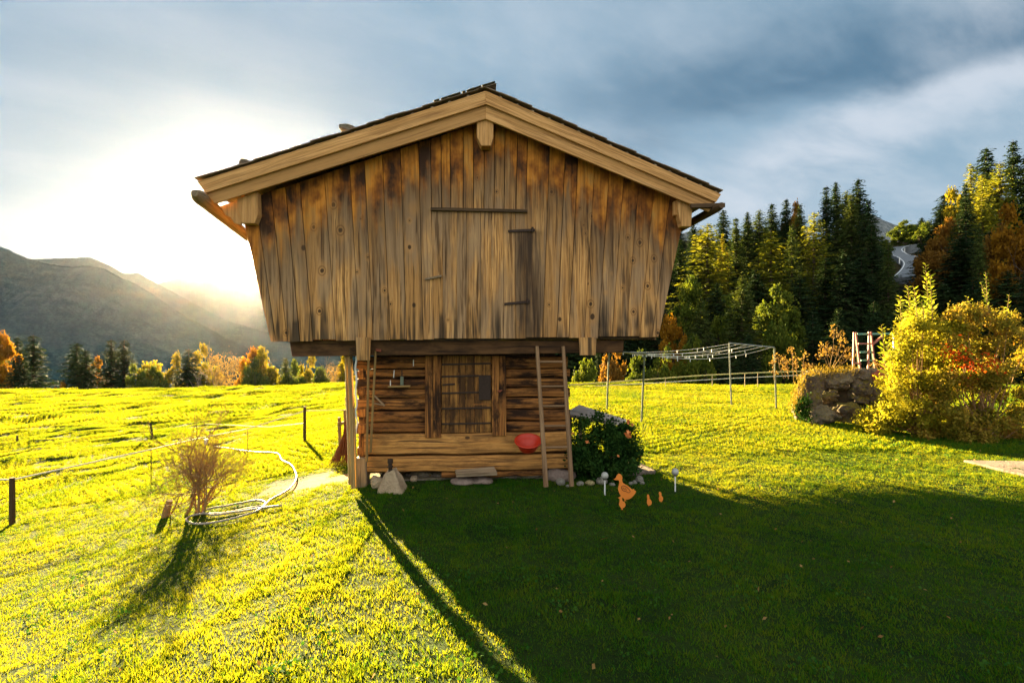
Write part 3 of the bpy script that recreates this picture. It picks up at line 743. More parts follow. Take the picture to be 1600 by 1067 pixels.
bmesh.ops.subdivide_edges(bm, edges=bm.edges[:], cuts=7, use_grid_fill=True)
for _ in range(3): bmesh.ops.smooth_vert(bm, verts=bm.verts[:], factor=0.5, use_axis_x=True, use_axis_y=True, use_axis_z=True)
for v in bm.verts:
    k_ = mnoise.fractal(v.co*6, 0.9, 2.0, 3)*0.034+mnoise.noise(v.co*18)*0.007; v.co += (v.co-Vector((0, 0.1, h*0.4))).normalized()*k_
me = bpy.data.meshes.new('block_stone'); bm.to_mesh(me); bm.free(); me.materials.append(M['limestone']); me.polygons.foreach_set('use_smooth', [True]*len(me.polygons))
tag(mobj('block_stone', me, loc=g), 'big pale wedge-shaped stone block with a short pipe on top', 'stone')
q = MB(); a = g+Vector((-0.03, 0.12, h*0.80)); q.lathe(a, [(0.022, -0.04), (0.022, 0.05), (0.034, 0.052), (0.034, 0.068), (0.024, 0.07), (0.024, 0.10), (0.032, 0.104), (0.032, 0.15), (0.0, 0.155)], 16)
tag(q.build('standpipe', M['iron'], None, origin=a, smooth=False, bevel=0.002), 'short rusty pipe stub with a cap on the big pale stone', 'pipe')
put_rock('field_stone', 588, 764, 19, 22, 1.0, 31, M['limestone'], 'small yellowish stone squeezed between corner post and big pale block', sub=3)
put_rock('field_stone', 646, 752, 13, 9, 1.0, 32, M['limestone'], 'small pointed stone under the sill log right of the big block', sub=3)
# step board on stones
put_rock('flat_stone', 722, 759, 36, 11, 0.8, 33, M['slab'], 'flat pale stone under the step board, left one', sub=3, sink=0.1)
put_rock('flat_stone', 752, 758, 32, 11, 0.8, 34, M['slab'], 'flat pale stone under the step board, right one', sub=3, sink=0.1)
put_rock('round_stone', 730, 750, 10, 9, 0.9, 35, M['limestone'], 'tiny round yellow stone wedged under the step board', sub=3, sink=0)
put_rock('round_stone', 746, 749, 19, 8, 0.6, 36, M['limestone'], 'small oblong yellow stone wedged under the step board', sub=3, sink=0)
q = MB(); q.vert = False; qd = [at_depth(*p, o) for p, o in (((713, 741), 0.14), ((777, 738), 0.14), ((772, 728), 0.36), ((711, 733), 0.36))]; q.slab(qd, (0, 0, -0.035))
tag(q.build('step_board', M['grey'], None, origin=qd[0], bevel=0.004), 'short grey board laid on small stones as a doorstep', 'board')
# cobble edging right of the ladder
for k, (px, py, w, h, y) in enumerate(((876, 759, 14, 9, 0), (887, 761, 6, 3, 0), (907, 760, 11, 6, 0), (922, 759, 14, 6, 1), (941, 758, 16, 9, 0), (957, 760, 9, 4, 0), (986, 758, 6, 4, 0), (992, 757, 7, 5, 0), (1000, 755, 11, 9, 0), (1004, 757, 7, 4, 0))):
    nm = ['pale rounded cobble half hidden between the feet of the ladder', 'tiny flat cobble beside the right foot of the ladder', 'first pale cobble right of the ladder foot', 'yellowish flat cobble in the edging of the dark bush', 'largest pale cobble, just behind the first globe light', 'thin sunken cobble between globe light and metal duck', 'small cobble directly right of the metal duck tail', 'slightly larger cobble, second right of the metal duck', 'tall pale cobble standing at the end of the edging', 'low cobble leaning on the last tall one'][k]
    put_rock('cobble', px, py, w, h*1.2, 0.8, 50+k, M['cobble_y'] if y else M['cobble'], nm, 'stone', 'cobbles edging the flower bed', rough=0.08, cuts=1, sink=0.05, sub=3)
put_rock('boulder', 876, 752, 44, 22, 0.8, 71, M['slab'], 'half buried reddish boulder behind the ladder under the corner', sub=4, sink=0.2)
for k, (px, w) in enumerate(((655, 40), (690, 30), (795, 42), (830, 38))):
    put_rock('footing_stone', px, 748, w, 11, 0.5, 90+k, M['rock_plain'], ['dark footing stone just right of the pipe block', 'dark footing stone left of the doorstep board', 'dark footing stone right of the doorstep board', 'dark footing stone under the red bowl'][k], 'stone', 'footing stones under the log base', sub=3, sink=0.1)
# paving slab beyond the bush
pts = [on(*p) for p in ((958, 745), (1025, 741), (985, 719), (930, 722))]
q = MB(); q.vert = False; q.slab([p+Vector((0, 0, 0.05)) for p in pts], (0, 0, -0.1)); tag(q.build('paving_slab', M['slab'], None, origin=pts[0], bevel=0.01), 'pinkish stone slab lying in the lawn behind the metal duck', 'slab')
# path corner at the right edge
pts = [on(*p) for p in ((1505, 722), (1640, 724), (1760, 760), (1612, 748))]
q = MB(); q.vert = False; q.slab([pts[0]+Vector((0, 0, .03)), pts[3]+Vector((0, 0, .03)), pts[2]+Vector((0, 0, .03)), pts[1]+Vector((0, 0, .03))], (0, 0, -0.1)); tag(q.build('path', M['slab'], None, origin=pts[0], bevel=0.01), kind='structure')
PATH = pts
# globe garden lights
for k, (px, yb, yt, lab) in enumerate(((945, 774, 748, 'globe garden light on a pale stick beside the metal duck'), (1055, 768, 742, 'globe garden light on a pale stick standing alone at the shadow edge'))):
    g = on(px, yb); s = g.y/F; L = (yb-yt)*s
    t = thing('garden_light', lab, 'garden light', g, 'globe garden lights')
    q = MB(); q.tube([g-Vector((0, 0, 0.05)), g+Vector((0, 0, L))], 0.008, 8); q.build('stick', M['white'], t)
    q = MB(); q.lathe(g+Vector((0, 0, L)), [(0.0, -0.015), (0.02, -0.012), (0.024, 0.004), (0.018, 0.012)], 14); q.build('collar', M['iron'], t)
    c = g+Vector((0, 0, L+0.035)); r = 0.042
    q = MB(); q.lathe(c, [(r*math.sin(a), -r*math.cos(a)) for a in np.linspace(0.25, math.pi, 14)], 22); q.build('globe', M['glass_ball'], t, smooth=True)
# metal ducks
def spline(pts, n=6):
    out = []; m_ = len(pts)
    for i in range(m_):
        p0, p1, p2, p3 = (Vector((*pts[(i+j-1) % m_], 0)) for j in range(4))
        for k in range(n):
            t = k/n; out.append(0.5*((2*p1)+(p2-p0)*t+(2*p0-5*p1+4*p2-p3)*t*t+(3*p1-p0-3*p2+p3)*t**3))
    return out
DUCK = [(527, 763), (545, 755), (556, 730), (575, 712), (597, 722), (608, 745), (606, 778), (622, 802), (660, 824), (700, 856), (715, 852), (718, 864), (735, 875), (718, 905), (688, 935), (650, 950), (612, 935), (584, 900), (570, 860), (572, 830), (580, 795), (572, 772), (550, 770)]
WING = [(600, 842), (604, 824), (628, 822), (658, 842), (680, 872), (664, 884), (640, 872), (616, 866)]
def duckpx(p): return (870+p[0]*200/1186.0, 620+p[1]*180/1067.0)
def make_duck(name, outline, lab, cat, foot, wing=None, grp=None, yaw=0.0):
    g = on(*foot); Y = g.y
    t = thing(name, lab, cat, g, grp)
    pts = [P(p.x, p.y, Y) for p in spline(outline, 5)]; n_ = len(pts)
    bm = bmesh.new(); vs = [bm.verts.new(p-g) for p in pts]; f = bm.faces.new(vs)
    r = bmesh.ops.extrude_face_region(bm, geom=[f]); 
    for v in [e for e in r['geom'] if isinstance(e, bmesh.types.BMVert)]: v.co.y += 0.012
    bmesh.ops.triangulate(bm, faces=[f for f in bm.faces if len(f.verts) > 4]); bmesh.ops.recalc_face_normals(bm, faces=bm.faces)
    me = bpy.data.meshes.new('body'); bm.to_mesh(me); bm.free(); me.materials.append(M['duck']); o = mobj('body', me, t)
    q = MB(); q.bar(g-Vector((0, -0.006, 0.05)), P(foot[0], foot[1]-9, Y)+Vector((0, 0.006, 0)), 0.02, 0.006); q.build('stake', M['duck'], t)
    if wing:
        q = MB(); wp = [P(p.x, p.y, Y)+Vector((0, -0.004, 0)) for p in spline(wing, 4)]; q.tube(wp+[wp[0]], 0.0028, 4); 
        for a, b in (((612, 838), (628, 858)), ((632, 842), (645, 862))): q.tube([P(*duckpx(a), Y)+Vector((0, -0.004, 0)), P(*duckpx(b), Y)+Vector((0, -0.004, 0))], 0.0025, 4)
        q.build('wing_line', M['duckline'], t)
    return t
make_duck('duck_ornament', [duckpx(p) for p in DUCK], 'large flat orange metal duck with a wing outline', 'garden ornament', (977, 784), [duckpx(p) for p in WING])
gd = 'small orange ducklings on the lawn'
D1 = [(568, 935), (580, 930), (592, 921), (604, 928), (606, 948), (612, 966), (630, 976), (637, 998), (630, 1018), (608, 1030), (588, 1020), (577, 995), (582, 968), (582, 945)]
make_duck('duckling_ornament', [duckpx(p) for p in D1], 'orange metal duckling right under the large duck', 'garden ornament', (972, 797), None, gd)
D2 = [(836, 920), (840, 908), (850, 904), (858, 918), (860, 940), (874, 958), (880, 982), (866, 1004), (846, 1002), (836, 978), (840, 950), (838, 930)]
make_duck('duckling_ornament', [duckpx(p) for p in D2], 'reddish duckling standing between two others, seen from its back', 'garden ornament', (1014, 791), None, gd)
D3 = [(946, 898), (950, 884), (960, 880), (970, 892), (970, 910), (982, 925), (985, 948), (974, 970), (956, 970), (946, 945), (952, 918)]
make_duck('duckling_ornament', [duckpx(p) for p in D3], 'farthest and smallest duckling from the large duck', 'garden ornament', (1033, 785), None, gd)

# plank table behind the bush
tA, tB, tC, tD = [P(px, py, 1) for px, py in ((884, 643), (977, 661), (961, 652), (903, 631))]
zt_ = 0.72
def onz(px, py, z): Y = (CZ-z)/((py-HY)/F); return Vector(((px-800)/F*Y, Y, z))
c0, c1, c2, c3 = onz(880, 646, zt_), onz(962, 660, zt_), onz(979, 655, zt_), onz(905, 632, zt_)
tb = thing('garden_table', 'low pale plank table half hidden behind the dark bush', 'table', (c0+c1+c2+c3)/4*1.0-Vector((0, 0, 0.72)))
for k in range(3):
    f0, f1 = k/3+0.01, (k+1)/3-0.01; q = MB(); q.vert = False
    a, b, c_, d_ = c0.lerp(c3, f0), c1.lerp(c2, f0), c1.lerp(c2, f1), c0.lerp(c3, f1); q.slab([a, b, c_, d_], (0, 0, -0.04)); q.build('table_board', M['palewood'], tb, bevel=0.004)
for u, v in ((0.08, 0.15), (0.92, 0.15), (0.92, 0.85), (0.08, 0.85)):
    p = c0.lerp(c1, u).lerp(c3.lerp(c2, u), v); q = MB(); q.bar((p.x, p.y, gz(p.x, p.y)-0.03), (p.x, p.y, zt_-0.045), 0.06); q.build('leg', M['grey'], tb)

# clothes line
pA = [(1002, 661, 1007, 553), (948, 641, 951.5, 549), (1143, 633, 1139, 536), (1213, 639, 1210, 543)]
cl = thing('clothes_line', 'old clothes drying frame of thin posts with sagging white lines on the lawn', 'clothes line', on(1143, 633))
tops = []; 
for k, (xb_, yb_, xt_, yt_) in enumerate(pA):
    g = on(xb_, yb_); tp = P(xt_, yt_, g.y); tops.append(tp)
    q = MB(); q.tube([g-Vector((0, 0, 0.1)), tp], 0.022, 8); q.build('post', M['post'] if k != 2 else M['galv'], cl)
for i, j, e in ((1, 0, 0.06), (2, 3, 0.0)):
    q = MB(); a, b = tops[i], tops[j]; q.tube([a+(a-b)*e, b+(b-a)*e], 0.021, 8); q.build('crossbar', M['galv'], cl)
rs = random.Random(3); lines = []
for k in range(6):
    f = 0.06+0.175*k; a = tops[1].lerp(tops[0], f-0.03); b = tops[2].lerp(tops[3], f); sag = (0.10+0.05*(k % 3))
    pts = [a.lerp(b, i/20)-Vector((0, 0, sag*4*(i/20)*(1-i/20)*1.0)) for i in range(21)]; lines.append(pts)
    q = MB(); q.tube(pts, 0.006, 5); q.build('line', M['rope'], cl)
pg = None
for k in range(44):
    L_ = lines[rs.randrange(6)]; i = min(19, max(1, int(abs(rs.gauss(8, 5))))); p = L_[i].lerp(L_[i+1], rs.random())
    q = MB(); q.bar(p+Vector((0, 0, 0.012)), p+Vector((rs.uniform(-.006, .006), 0, -0.065)), 0.014, 0.011) if k == 0 else None
    if k == 0: pg = q.build('clothes_peg', M['white'], None, origin=p); pegme = pg.data
    else: pg = mobj('clothes_peg', pegme, loc=p); pg.rotation_euler.z = rs.uniform(0, 3)
    tag(pg, 'small white peg clipped on a sagging clothes line', 'clothes peg', 'white pegs on the clothes lines')

# rope fence along the lawn edge on the right
fr = thing('rope_fence', 'low fence of two slack ropes on thin stakes along the far lawn edge', 'fence', on(1010, 604))
YF = 19.8
for nm, pp, mt, r in (('upper_rope', ((870, 603), (888, 602), (950, 597), (1010, 593), (1090, 587), (1165, 583), (1255, 580), (1345, 577)), 'yrope', 0.026), ('lower_rope', ((870, 606), (888, 605), (950, 602), (1010, 599), (1090, 594), (1165, 590), (1255, 586), (1345, 582)), 'rope', 0.014)):
    q = MB(); q.tube([P(x, y, YF) for x, y in pp], r, 6); q.build(nm, M[mt], fr)
for px in (905, 1040, 1113, 1164, 1184, 1290):
    py = np.interp(px, (870, 950, 1090, 1255, 1345), (603, 597, 587, 580, 577)); a = P(px, py-1, YF); q = MB(); q.tube([(a.x, a.y, gz(a.x, a.y)-0.1), a], 0.014, 6); q.build('stake', M['grey'], fr)

# pasture fence on the left
def stake(px, yb, yt, r, mat, lab, tilt=0):
    g = on(px, yb); Y = g.y; t = P(px+tilt, yt, Y); q = MB(); q.tube([g-Vector((0, 0, 0.15)), g.lerp(t, .5), t], [r, r, r*0.9], 8); 
    tag(q.build('fence_post', M[mat], None, origin=g), lab, 'fence post', 'posts of the pasture fence'); return t
s1 = stake(19, 820, 746, 0.035, 'dark', 'thick brown fence post at the left edge of the meadow')
s2 = stake(236, 772, 702, 0.007, 'dark', 'very thin wire stake between the thick left post and the bare shrub')
s3 = stake(476, 690, 635, 0.035, 'dark', 'brown fence post casting a shadow left of the granary')
s4 = stake(239, 684, 661, 0.03, 'dark', 'small leaning stake far out in the meadow above the bare shrub', -4)
s5 = stake(27, 692, 680, 0.03, 'dark', 'tiny distant stake in the dark hollow at the left')
s6 = stake(387, 704, 670, 0.007, 'dark', 'thin wire stake between the bare shrub and the brown post')
g = on(323, 700); Yf = s3.y
q = MB(); 
q.tube([s1+Vector((-1.4, -0.3, 0.1)), s1-Vector((0, 0, .03)), s2, P(305, 686, (s2.y+s6.y)/2), s6, s3-Vector((0, 0, 0.1)), P(560, 640, s3.y+2.5)], 0.011, 6)
tag(q.build('fence_rope', M['rope'], None, origin=s1), 'long pale electric fence tape strung across the left pasture posts', 'fence rope')
q = MB(); q.tube([s3-Vector((0, 0, 0.38)), P(420, 667, s3.y+3), P(320, 662, s3.y+8)], 0.008, 5)
tag(q.build('fence_rope', M['rope'], None, origin=s3), 'short thin rope running off behind the brown post into the meadow', 'fence rope')
q = MB(); c = P(322, 690, 9.6); q.lathe(c, [(0.0, -0.05), (0.03, -0.05), (0.03, 0.05), (0.0, 0.05)], 10); tag(q.build('rope_insulator', M['white'], None, origin=c), 'small bright white insulator on the fence tape above the bare shrub', 'insulator')

# hose
def gpath(pxs, dz): 
    out = []
    for a in pxs: p = on(*a); out.append(Vector((p.x, p.y, p.z+dz)))
    return out
def smooth(pts, n=5):
    out = []
    for i in range(len(pts)-1):
        p0 = pts[max(i-1, 0)]; p1 = pts[i]; p2 = pts[i+1]; p3 = pts[min(i+2, len(pts)-1)]
        for k in range(n):
            t = k/n; out.append(0.5*((2*p1)+(p2-p0)*t+(2*p0-5*p1+4*p2-p3)*t*t+(3*p1-p0-3*p2+p3)*t**3))
    out.append(pts[-1]); return out
hp = [(335, 700), (360, 703), (395, 708), (425, 710), (436, 713), (441, 722), (455, 730), (462, 742), (463, 752), (455, 765), (438, 777), (422, 786), (412, 795), (395, 806), (350, 818), (310, 823), (294, 820), (293, 813), (310, 808), (345, 806), (380, 800), (405, 796), (415, 791), (408, 787), (390, 787), (350, 795), (322, 801), (319, 806), (340, 809), (370, 804), (395, 800), (440, 795)]
q = MB(); hpts = smooth(gpath(hp, 0.035)); 
for i, p in enumerate(hpts): p.z += 0.004*math.sin(i*0.5)
q.tube(hpts, 0.0125, 8); tag(q.build('garden_hose', M['hose'], None, origin=hpts[0], smooth=True), 'pale garden hose winding down the slope and coiled below the bare shrub', 'hose')

# climbing frame behind the rocks
YC = 14.6
cf = thing('climbing_frame', 'old play frame with red and green painted bars behind the rock heap', 'climbing frame', (P(1350, 533, YC).x, YC, gz(P(1350, 533, YC).x, YC)))
def fr_bar(nm, a, b, w, mt, dy=0, dy2=None):
    q = MB(); A_ = P(*a, YC+dy); B_ = P(*b, YC+(dy if dy2 is None else dy2)); q.bar(A_, B_, w, w); q.build(nm, M[mt], cf, bevel=0.004)
for x, tp in ((1335.5, 519), (1359, 518)):
    fr_bar('post', (x-3.5, 612), (x-1, tp), 0.045, 'red_paint', 0); fr_bar('post', (x+12.5, 612), (x+1.5, tp), 0.042, 'red_paint', 0.05)
    fr_bar('post', (x-2.5, 606), (x-0.5, tp+3), 0.04, 'green_paint', 0.6, 0.1); fr_bar('post', (x+9, 606), (x+0.8, tp+3), 0.04, 'green_paint', 0.6, 0.12)
fr_bar('rail', (1339, 522), (1405, 521), 0.055, 'green_paint', 0.1); fr_bar('rail', (1341, 537), (1366, 537), 0.045, 'red_paint', -0.02)
fr_bar('rail', (1343, 550), (1362, 550), 0.055, 'green_paint', 0.1); fr_bar('rail', (1345, 563), (1365, 563), 0.045, 'green_paint', 0.1); fr_bar('rail', (1332, 566), (1345, 569), 0.045, 'red_paint', 0)
fr_bar('slanting_bar', (1366, 536), (1380, 524), 0.05, 'red_paint', 0); fr_bar('post', (1397, 612), (1397, 521), 0.06, 'galv', 0.1)

# rock heap
rk = [  # px, base py, w, h, depth ratio, mat, dY, label
 (1265, 652, 34, 60, 1.0, 'rock', 0.2, 'tall moss-grown boulder forming the left flank of the rock heap'),
 (1281, 645, 40, 46, 0.8, 'rock', 0.9, 'dark mossy boulder in the upper left middle of the rock heap'),
 (1284, 662, 48, 27, 0.7, 'rock_plain', -0.1, 'clean angular boulder at the bottom left front of the rock heap'),
 (1318, 656, 40, 30, 0.8, 'rock', 0.35, 'rounded boulder in the front centre of the rock heap'),
 (1326, 664, 46, 30, 0.7, 'rock', 0.0, 'wide dark boulder at the foot of the rock heap'),
 (1352, 668, 34, 14, 0.8, 'rock_plain', -0.15, 'low flat stone at the foot of the rock heap beside the yellow bush'),
 (1272, 600, 34, 22, 0.9, 'rock_plain', 1.0, 'pale round boulder on the top left of the rock heap'),
 (1308, 608, 36, 24, 0.9, 'rock_plain', 0.8, 'mossy boulder with a dark hollow at the top centre of the rock heap'),
 (1352, 606, 58, 30, 0.8, 'rock_plain', 0.8, 'longest grey boulder lying across the top right of the rock heap'),
 (1366, 636, 34, 46, 0.8, 'rock', 0.6, 'reddish brown boulder at the right end of the rock heap'),
 (1371, 612, 16, 34, 0.6, 'rock_red', 0.5, 'flat red stone face beside the yellow bush'),
 (1293, 628, 30, 18, 0.8, 'rock', 0.45, 'small reddish stone wedged in the left centre of the rock heap'),
 (1345, 632, 36, 28, 0.8, 'rock', 0.55, 'shaded boulder in the right centre of the rock heap'),
 (1250, 655, 20, 40, 0.9, 'rock', 0.5, 'narrow overgrown stone at the outer left edge of the rock heap')]
g0 = on(1300, 663); YR = g0.y
for k, (px, pb, w, h, dr, mt, dy, lab) in enumerate(rk):
    Y = YR+dy+0.2; s = Y/F; c = P(px, pb-h/2, Y)
    me = rockmesh('boulder', (w*s*1.12, max(0.35, w*s*dr), h*s*1.14), 200+k*3, M[mt], 0.40, 9, 5)
    o = mobj('boulder', me, loc=c); o.rotation_euler = (random.uniform(-.15, .15), random.uniform(-.15, .15), random.uniform(-.4, .4)); tag(o, lab, 'boulder', 'boulders of the rock heap')
me = rockmesh('earth_core', (84*YR/F, 1.0, 74*YR/F), 333, flat('dark_earth', (0.05, 0.035, 0.02), 0.95, 0.5, 5), 0.15, 2, 4)
tag(mobj('earth_core', me, loc=P(1310, 630, YR+1.35)), 'mound of dark earth inside the rock heap between the boulders', 'earth mound')

# ------------------------------------------------------------------ vegetation materials
L = {}
L['bush'] = leafmat('rose_leaf', [(0.008, 0.028, 0.006), (0.025, 0.065, 0.012), (0.055, 0.11, 0.02)], 0.25, 6)
L['forsythia'] = leafmat('yellow_green_leaf', [(0.12, 0.13, 0.012), (0.26, 0.24, 0.02), (0.36, 0.31, 0.03)], 0.45, 3)
L['forsythia_shoot'] = leafmat('shoot_leaf', [(0.10, 0.15, 0.015), (0.22, 0.24, 0.03), (0.32, 0.28, 0.03)], 0.4, 3)
L['russet'] = leafmat('russet_leaf', [(0.07, 0.08, 0.010), (0.20, 0.17, 0.02), (0.34, 0.25, 0.04), (0.28, 0.13, 0.03)], 0.4, 3)
L['redleaf'] = leafmat('red_leaf', [(0.45, 0.05, 0.01), (0.62, 0.09, 0.012)], 0.4, 3)
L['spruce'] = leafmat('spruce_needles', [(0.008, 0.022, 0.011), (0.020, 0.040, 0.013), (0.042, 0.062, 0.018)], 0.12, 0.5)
L['spruce_lit'] = leafmat('sunlit_spruce_needles', [(0.022, 0.042, 0.012), (0.05, 0.072, 0.016), (0.09, 0.105, 0.022)], 0.22, 0.5)  # lit copy of the spruce needles, sunlight put into the colour
L['larch'] = leafmat('larch_needles', [(0.08, 0.10, 0.012), (0.15, 0.16, 0.016), (0.24, 0.22, 0.022)], 0.38, 0.5)
L['green'] = leafmat('green_leaves', [(0.03, 0.055, 0.01), (0.08, 0.11, 0.015), (0.15, 0.16, 0.02)], 0.35, 0.4)
L['yellow'] = leafmat('yellow_leaves', [(0.07, 0.08, 0.01), (0.20, 0.17, 0.015), (0.36, 0.27, 0.02)], 0.35, 0.4)
L['orange'] = leafmat('orange_leaves', [(0.12, 0.05, 0.006), (0.28, 0.13, 0.012), (0.40, 0.20, 0.015)], 0.35, 0.4)
L['brown'] = leafmat('brown_leaves', [(0.10, 0.05, 0.012), (0.22, 0.11, 0.02), (0.30, 0.16, 0.03)], 0.35, 0.4)
L['pale'] = leafmat('pale_autumn_leaves', [(0.16, 0.10, 0.04), (0.24, 0.16, 0.07), (0.30, 0.20, 0.08)], 0.25, 0.4)
M['bark'] = flat('bark', (0.09, 0.06, 0.04), 0.95, 0.5, 6)
M['palebark'] = flat('pale_bark', (0.26, 0.20, 0.13), 0.95, 0.4, 6)
M['twig'] = flat('twig_bark', (0.26, 0.15, 0.06), 0.9, 0.4, 12)

# ------------------------------------------------------------------ tree prototypes (unit: metres, 20 m tall spruce)
def conifer_mesh(seed, larch=False, HH=20.0, RR=3.3):
    rs = np.random.RandomState(seed); C = []; A = []; SZ = []; tb = MB()
    tb.tube([(0, 0, -1), (0.05*rs.randn(), 0.05*rs.randn(), HH*0.5), (0, 0, HH*0.99)], [0.26, 0.15, 0.015], 7)
    z = 1.0 if not larch else 2.0
    while z < HH*0.985:
        t = z/HH; Lb = RR*(1-t)**(0.62+0.08*(seed % 4))*(1.0 if t > 0.12 else 0.85); nb = rs.randint(5, 8) if t < 0.9 else 4
        a0 = rs.rand()*6.28
        for k in range(nb):
            az = a0+6.283*k/nb+rs.uniform(-0.35, 0.35); Lr = Lb*rs.uniform(0.62, 1.15)+0.12
            if rs.rand() < 0.05: continue
            dx, dy = math.cos(az), math.sin(az); up0 = rs.uniform(0.05, 0.3) if t > 0.5 else rs.uniform(-0.1, 0.15)
            n = max(3, int(Lr*(8.5 if not larch else 7)))
            s = (np.arange(n)+rs.rand(n))/n
            droop = (0.42 if not larch else 0.18)*Lr*(0.6+0.4*rs.rand())
            zz = z + up0*Lr*s - droop*s**1.7*1.1 + (0.25*droop*np.maximum(0, s-0.75)*3)
            r = Lr*s
            side = rs.normal(size=n)*0.30*(1-0.5*s)*min(1.0, Lr*0.5)
            px = dx*r-dy*side; py = dy*r+dx*side
            C.append(np.stack([px, py, zz-np.abs(side)*0.35-0.05*rs.rand(n)], 1))
            ax = np.stack([dx*0.8-dy*np.sign(side)*0.8, dy*0.8+dx*np.sign(side)*0.8, -0.35+0*s], 1); A.append(ax)
            SZ.append((0.62-0.22*s)*np.ones(n)*(0.75+0.25*(1-t)))
            if t < 0.85 and Lr > 0.8: tb.tube([(0, 0, z), (dx*Lr*0.8, dy*Lr*0.8, z+up0*Lr*0.8-droop*0.7)], [0.035, 0.008], 3, cap=False)
        z += rs.uniform(0.26, 0.40)*(1.0 if t < 0.7 else 0.75)*(1.0 if not larch else 1.25)
    C = np.concatenate(C); A = np.concatenate(A); SZ = np.concatenate(SZ)
    # fine end twigs: duplicate with jitter
    C = np.concatenate([C, C+rs.normal(size=C.shape)*0.13]); A = np.concatenate([A, A]); SZ = np.concatenate([SZ, SZ*0.7])
    V, Fq = leaves(C, SZ, rs, 0.36, A)
    return npmesh('crown', V, Fq, L['spruce']), meshof(tb, 'trunk', M['bark'])
def meshof(mb, name, mat):
    o = mb.build(name, mat, None, origin=(0, 0, 0)); me = o.data; bpy.data.objects.remove(o); return me
def branchy(tb, p, d, r, ln, lev, rs, tips, spread=0.6, up=0.25, minr=0.01, nside=5):
    d = d.normalized(); n = 3; pts = [p]; q = p.copy(); dd = d.copy()
    for i in range(n):
        dd = (dd+Vector(rs.normal(size=3))*0.13+Vector((0, 0, up*0.25))).normalized(); q = q+dd*ln/n; pts.append(q.copy())
    tb.tube(pts, [r, r*0.85, r*0.72, r*0.58], nside if lev > 1 else 4, cap=False)
    if lev == 0: tips.append(q.copy()); return
    k = rs.randint(2, 5)
    for i in range(k):
        b = pts[rs.randint(1, 4)] if i else pts[-1]
        nd = (dd+Vector(rs.normal(size=3))*spread+Vector((0, 0, up*0.3))).normalized()
        branchy(tb, b, nd, max(minr, r*0.58), ln*rs.uniform(0.62, 0.88), lev-1, rs, tips, spread, up, minr, nside)
def decid_mesh(seed, HH=10.0, WW=3.6, nleaf=15000, lsize=0.30, airy=1.0, low=0.15, boxy=False):
    rs = np.random.RandomState(seed); tb = MB(); tips = []
    for k in range(rs.randint(1, 3)):
        branchy(tb, Vector((0.2*k, 0, -0.8)), Vector((rs.normal()*0.12, rs.normal()*0.12, 1)), 0.2, HH*0.36, 4, rs, tips, 0.65, 0.35)
    nb = 150 if boxy else 60; cen = []
    while len(cen) < nb:
        p = rs.uniform(-1, 1, 3); r = np.linalg.norm(p)
        if 0.35 < r < 1: cen.append(((p[0])*WW, p[1]*WW, HH*(low+(1-low)*0.5)+(HH*(1-low)*0.5)*p[2]))
    cen = np.array(cen); cen[:, :2] *= (1-0.35*np.clip((cen[:, 2]/HH-0.6)/0.4, 0, 1))[:, None]
    if boxy: cen[:, 0] += WW*0.80; cen[:, 2] = HH*(low+0.05+(0.9-low)*rs.rand(nb)**2.2)
    rad = rs.uniform(0.35, 0.85, nb)*airy*WW/3.6
    pick = rs.randint(0, nb, nleaf)
    d = rs.normal(size=(nleaf, 3)); d /= np.linalg.norm(d, axis=1, keepdims=True); d *= (rs.rand(nleaf)**0.45)[:, None]; d[:, 2] *= 0.7
    C = cen[pick]+d*rad[pick][:, None]+rs.normal(size=(nleaf, 3))*0.20
    if boxy: C = C[C[:, 2] > 3.22]
    V, Fq = leaves(C, lsize, rs, 0.7)
    return npmesh('crown', V, Fq, L['green']), meshof(tb, 'trunk', M['bark'])
CON = [conifer_mesh(i+1, RR=[3.3, 2.7, 3.7, 3.0][i]) for i in range(4)]
HID = [decid_mesh(91, low=0.26, boxy=True, nleaf=42000, lsize=0.36)]
LAR = [conifer_mesh(i+20, True, RR=[3.6, 3.1][i]) for i in range(2)]
DEC = [decid_mesh(i+40) for i in range(3)]
THIN = [decid_mesh(77, nleaf=4200, lsize=0.16, airy=1.2)]
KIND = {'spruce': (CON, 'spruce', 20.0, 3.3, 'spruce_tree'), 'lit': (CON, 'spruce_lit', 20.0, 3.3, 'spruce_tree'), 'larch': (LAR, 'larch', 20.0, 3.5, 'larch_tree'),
        'green': (DEC, 'green', 10.0, 3.6, 'leafy_tree'), 'yellow': (DEC, 'yellow', 10.0, 3.6, 'leafy_tree'), 'orange': (DEC, 'orange', 10.0, 3.6, 'leafy_tree'),
        'hid': (HID, 'green', 10.0, 3.6, 'leafy_tree'), 'brown': (DEC, 'brown', 10.0, 3.6, 'leafy_tree'), 'pale': (THIN, 'pale', 10.0, 3.6, 'leafy_tree')}
_k = [0]
def tree(px, top, Y, kind, hwpx, label, group, base=None):
    pr, mt, h0, r0, nm = KIND[kind]; _k[0] += 1
    x = (px-800)/F*Y; z0 = gz(x, Y) if base is None else base; zt = CZ+(HY-top)/F*Y; h = max(2.0, zt-z0)
    cr, tk = pr[_k[0] % len(pr)]
    t = thing(nm, label, 'tree', (x, Y, z0), group, rz=random.uniform(0, 6.28))
    sz = h/h0; sw = (hwpx*Y/F)/r0*((2.9 if (Y > 60 and x < 0) else 2.3) if h0 > 15 else 1.35)
    t.scale = (sw, sw, sz)
    if kind == 'hid': t.rotation_euler.z = 0; t.scale = (sw, sw*0.33, sz)
    c = mobj('crown', cr, t, L[mt]); k = mobj('trunk', tk, t, M['palebark'] if kind == 'pale' else M['bark'])
    return t
GL = 'trees along the far edge of the left meadow'
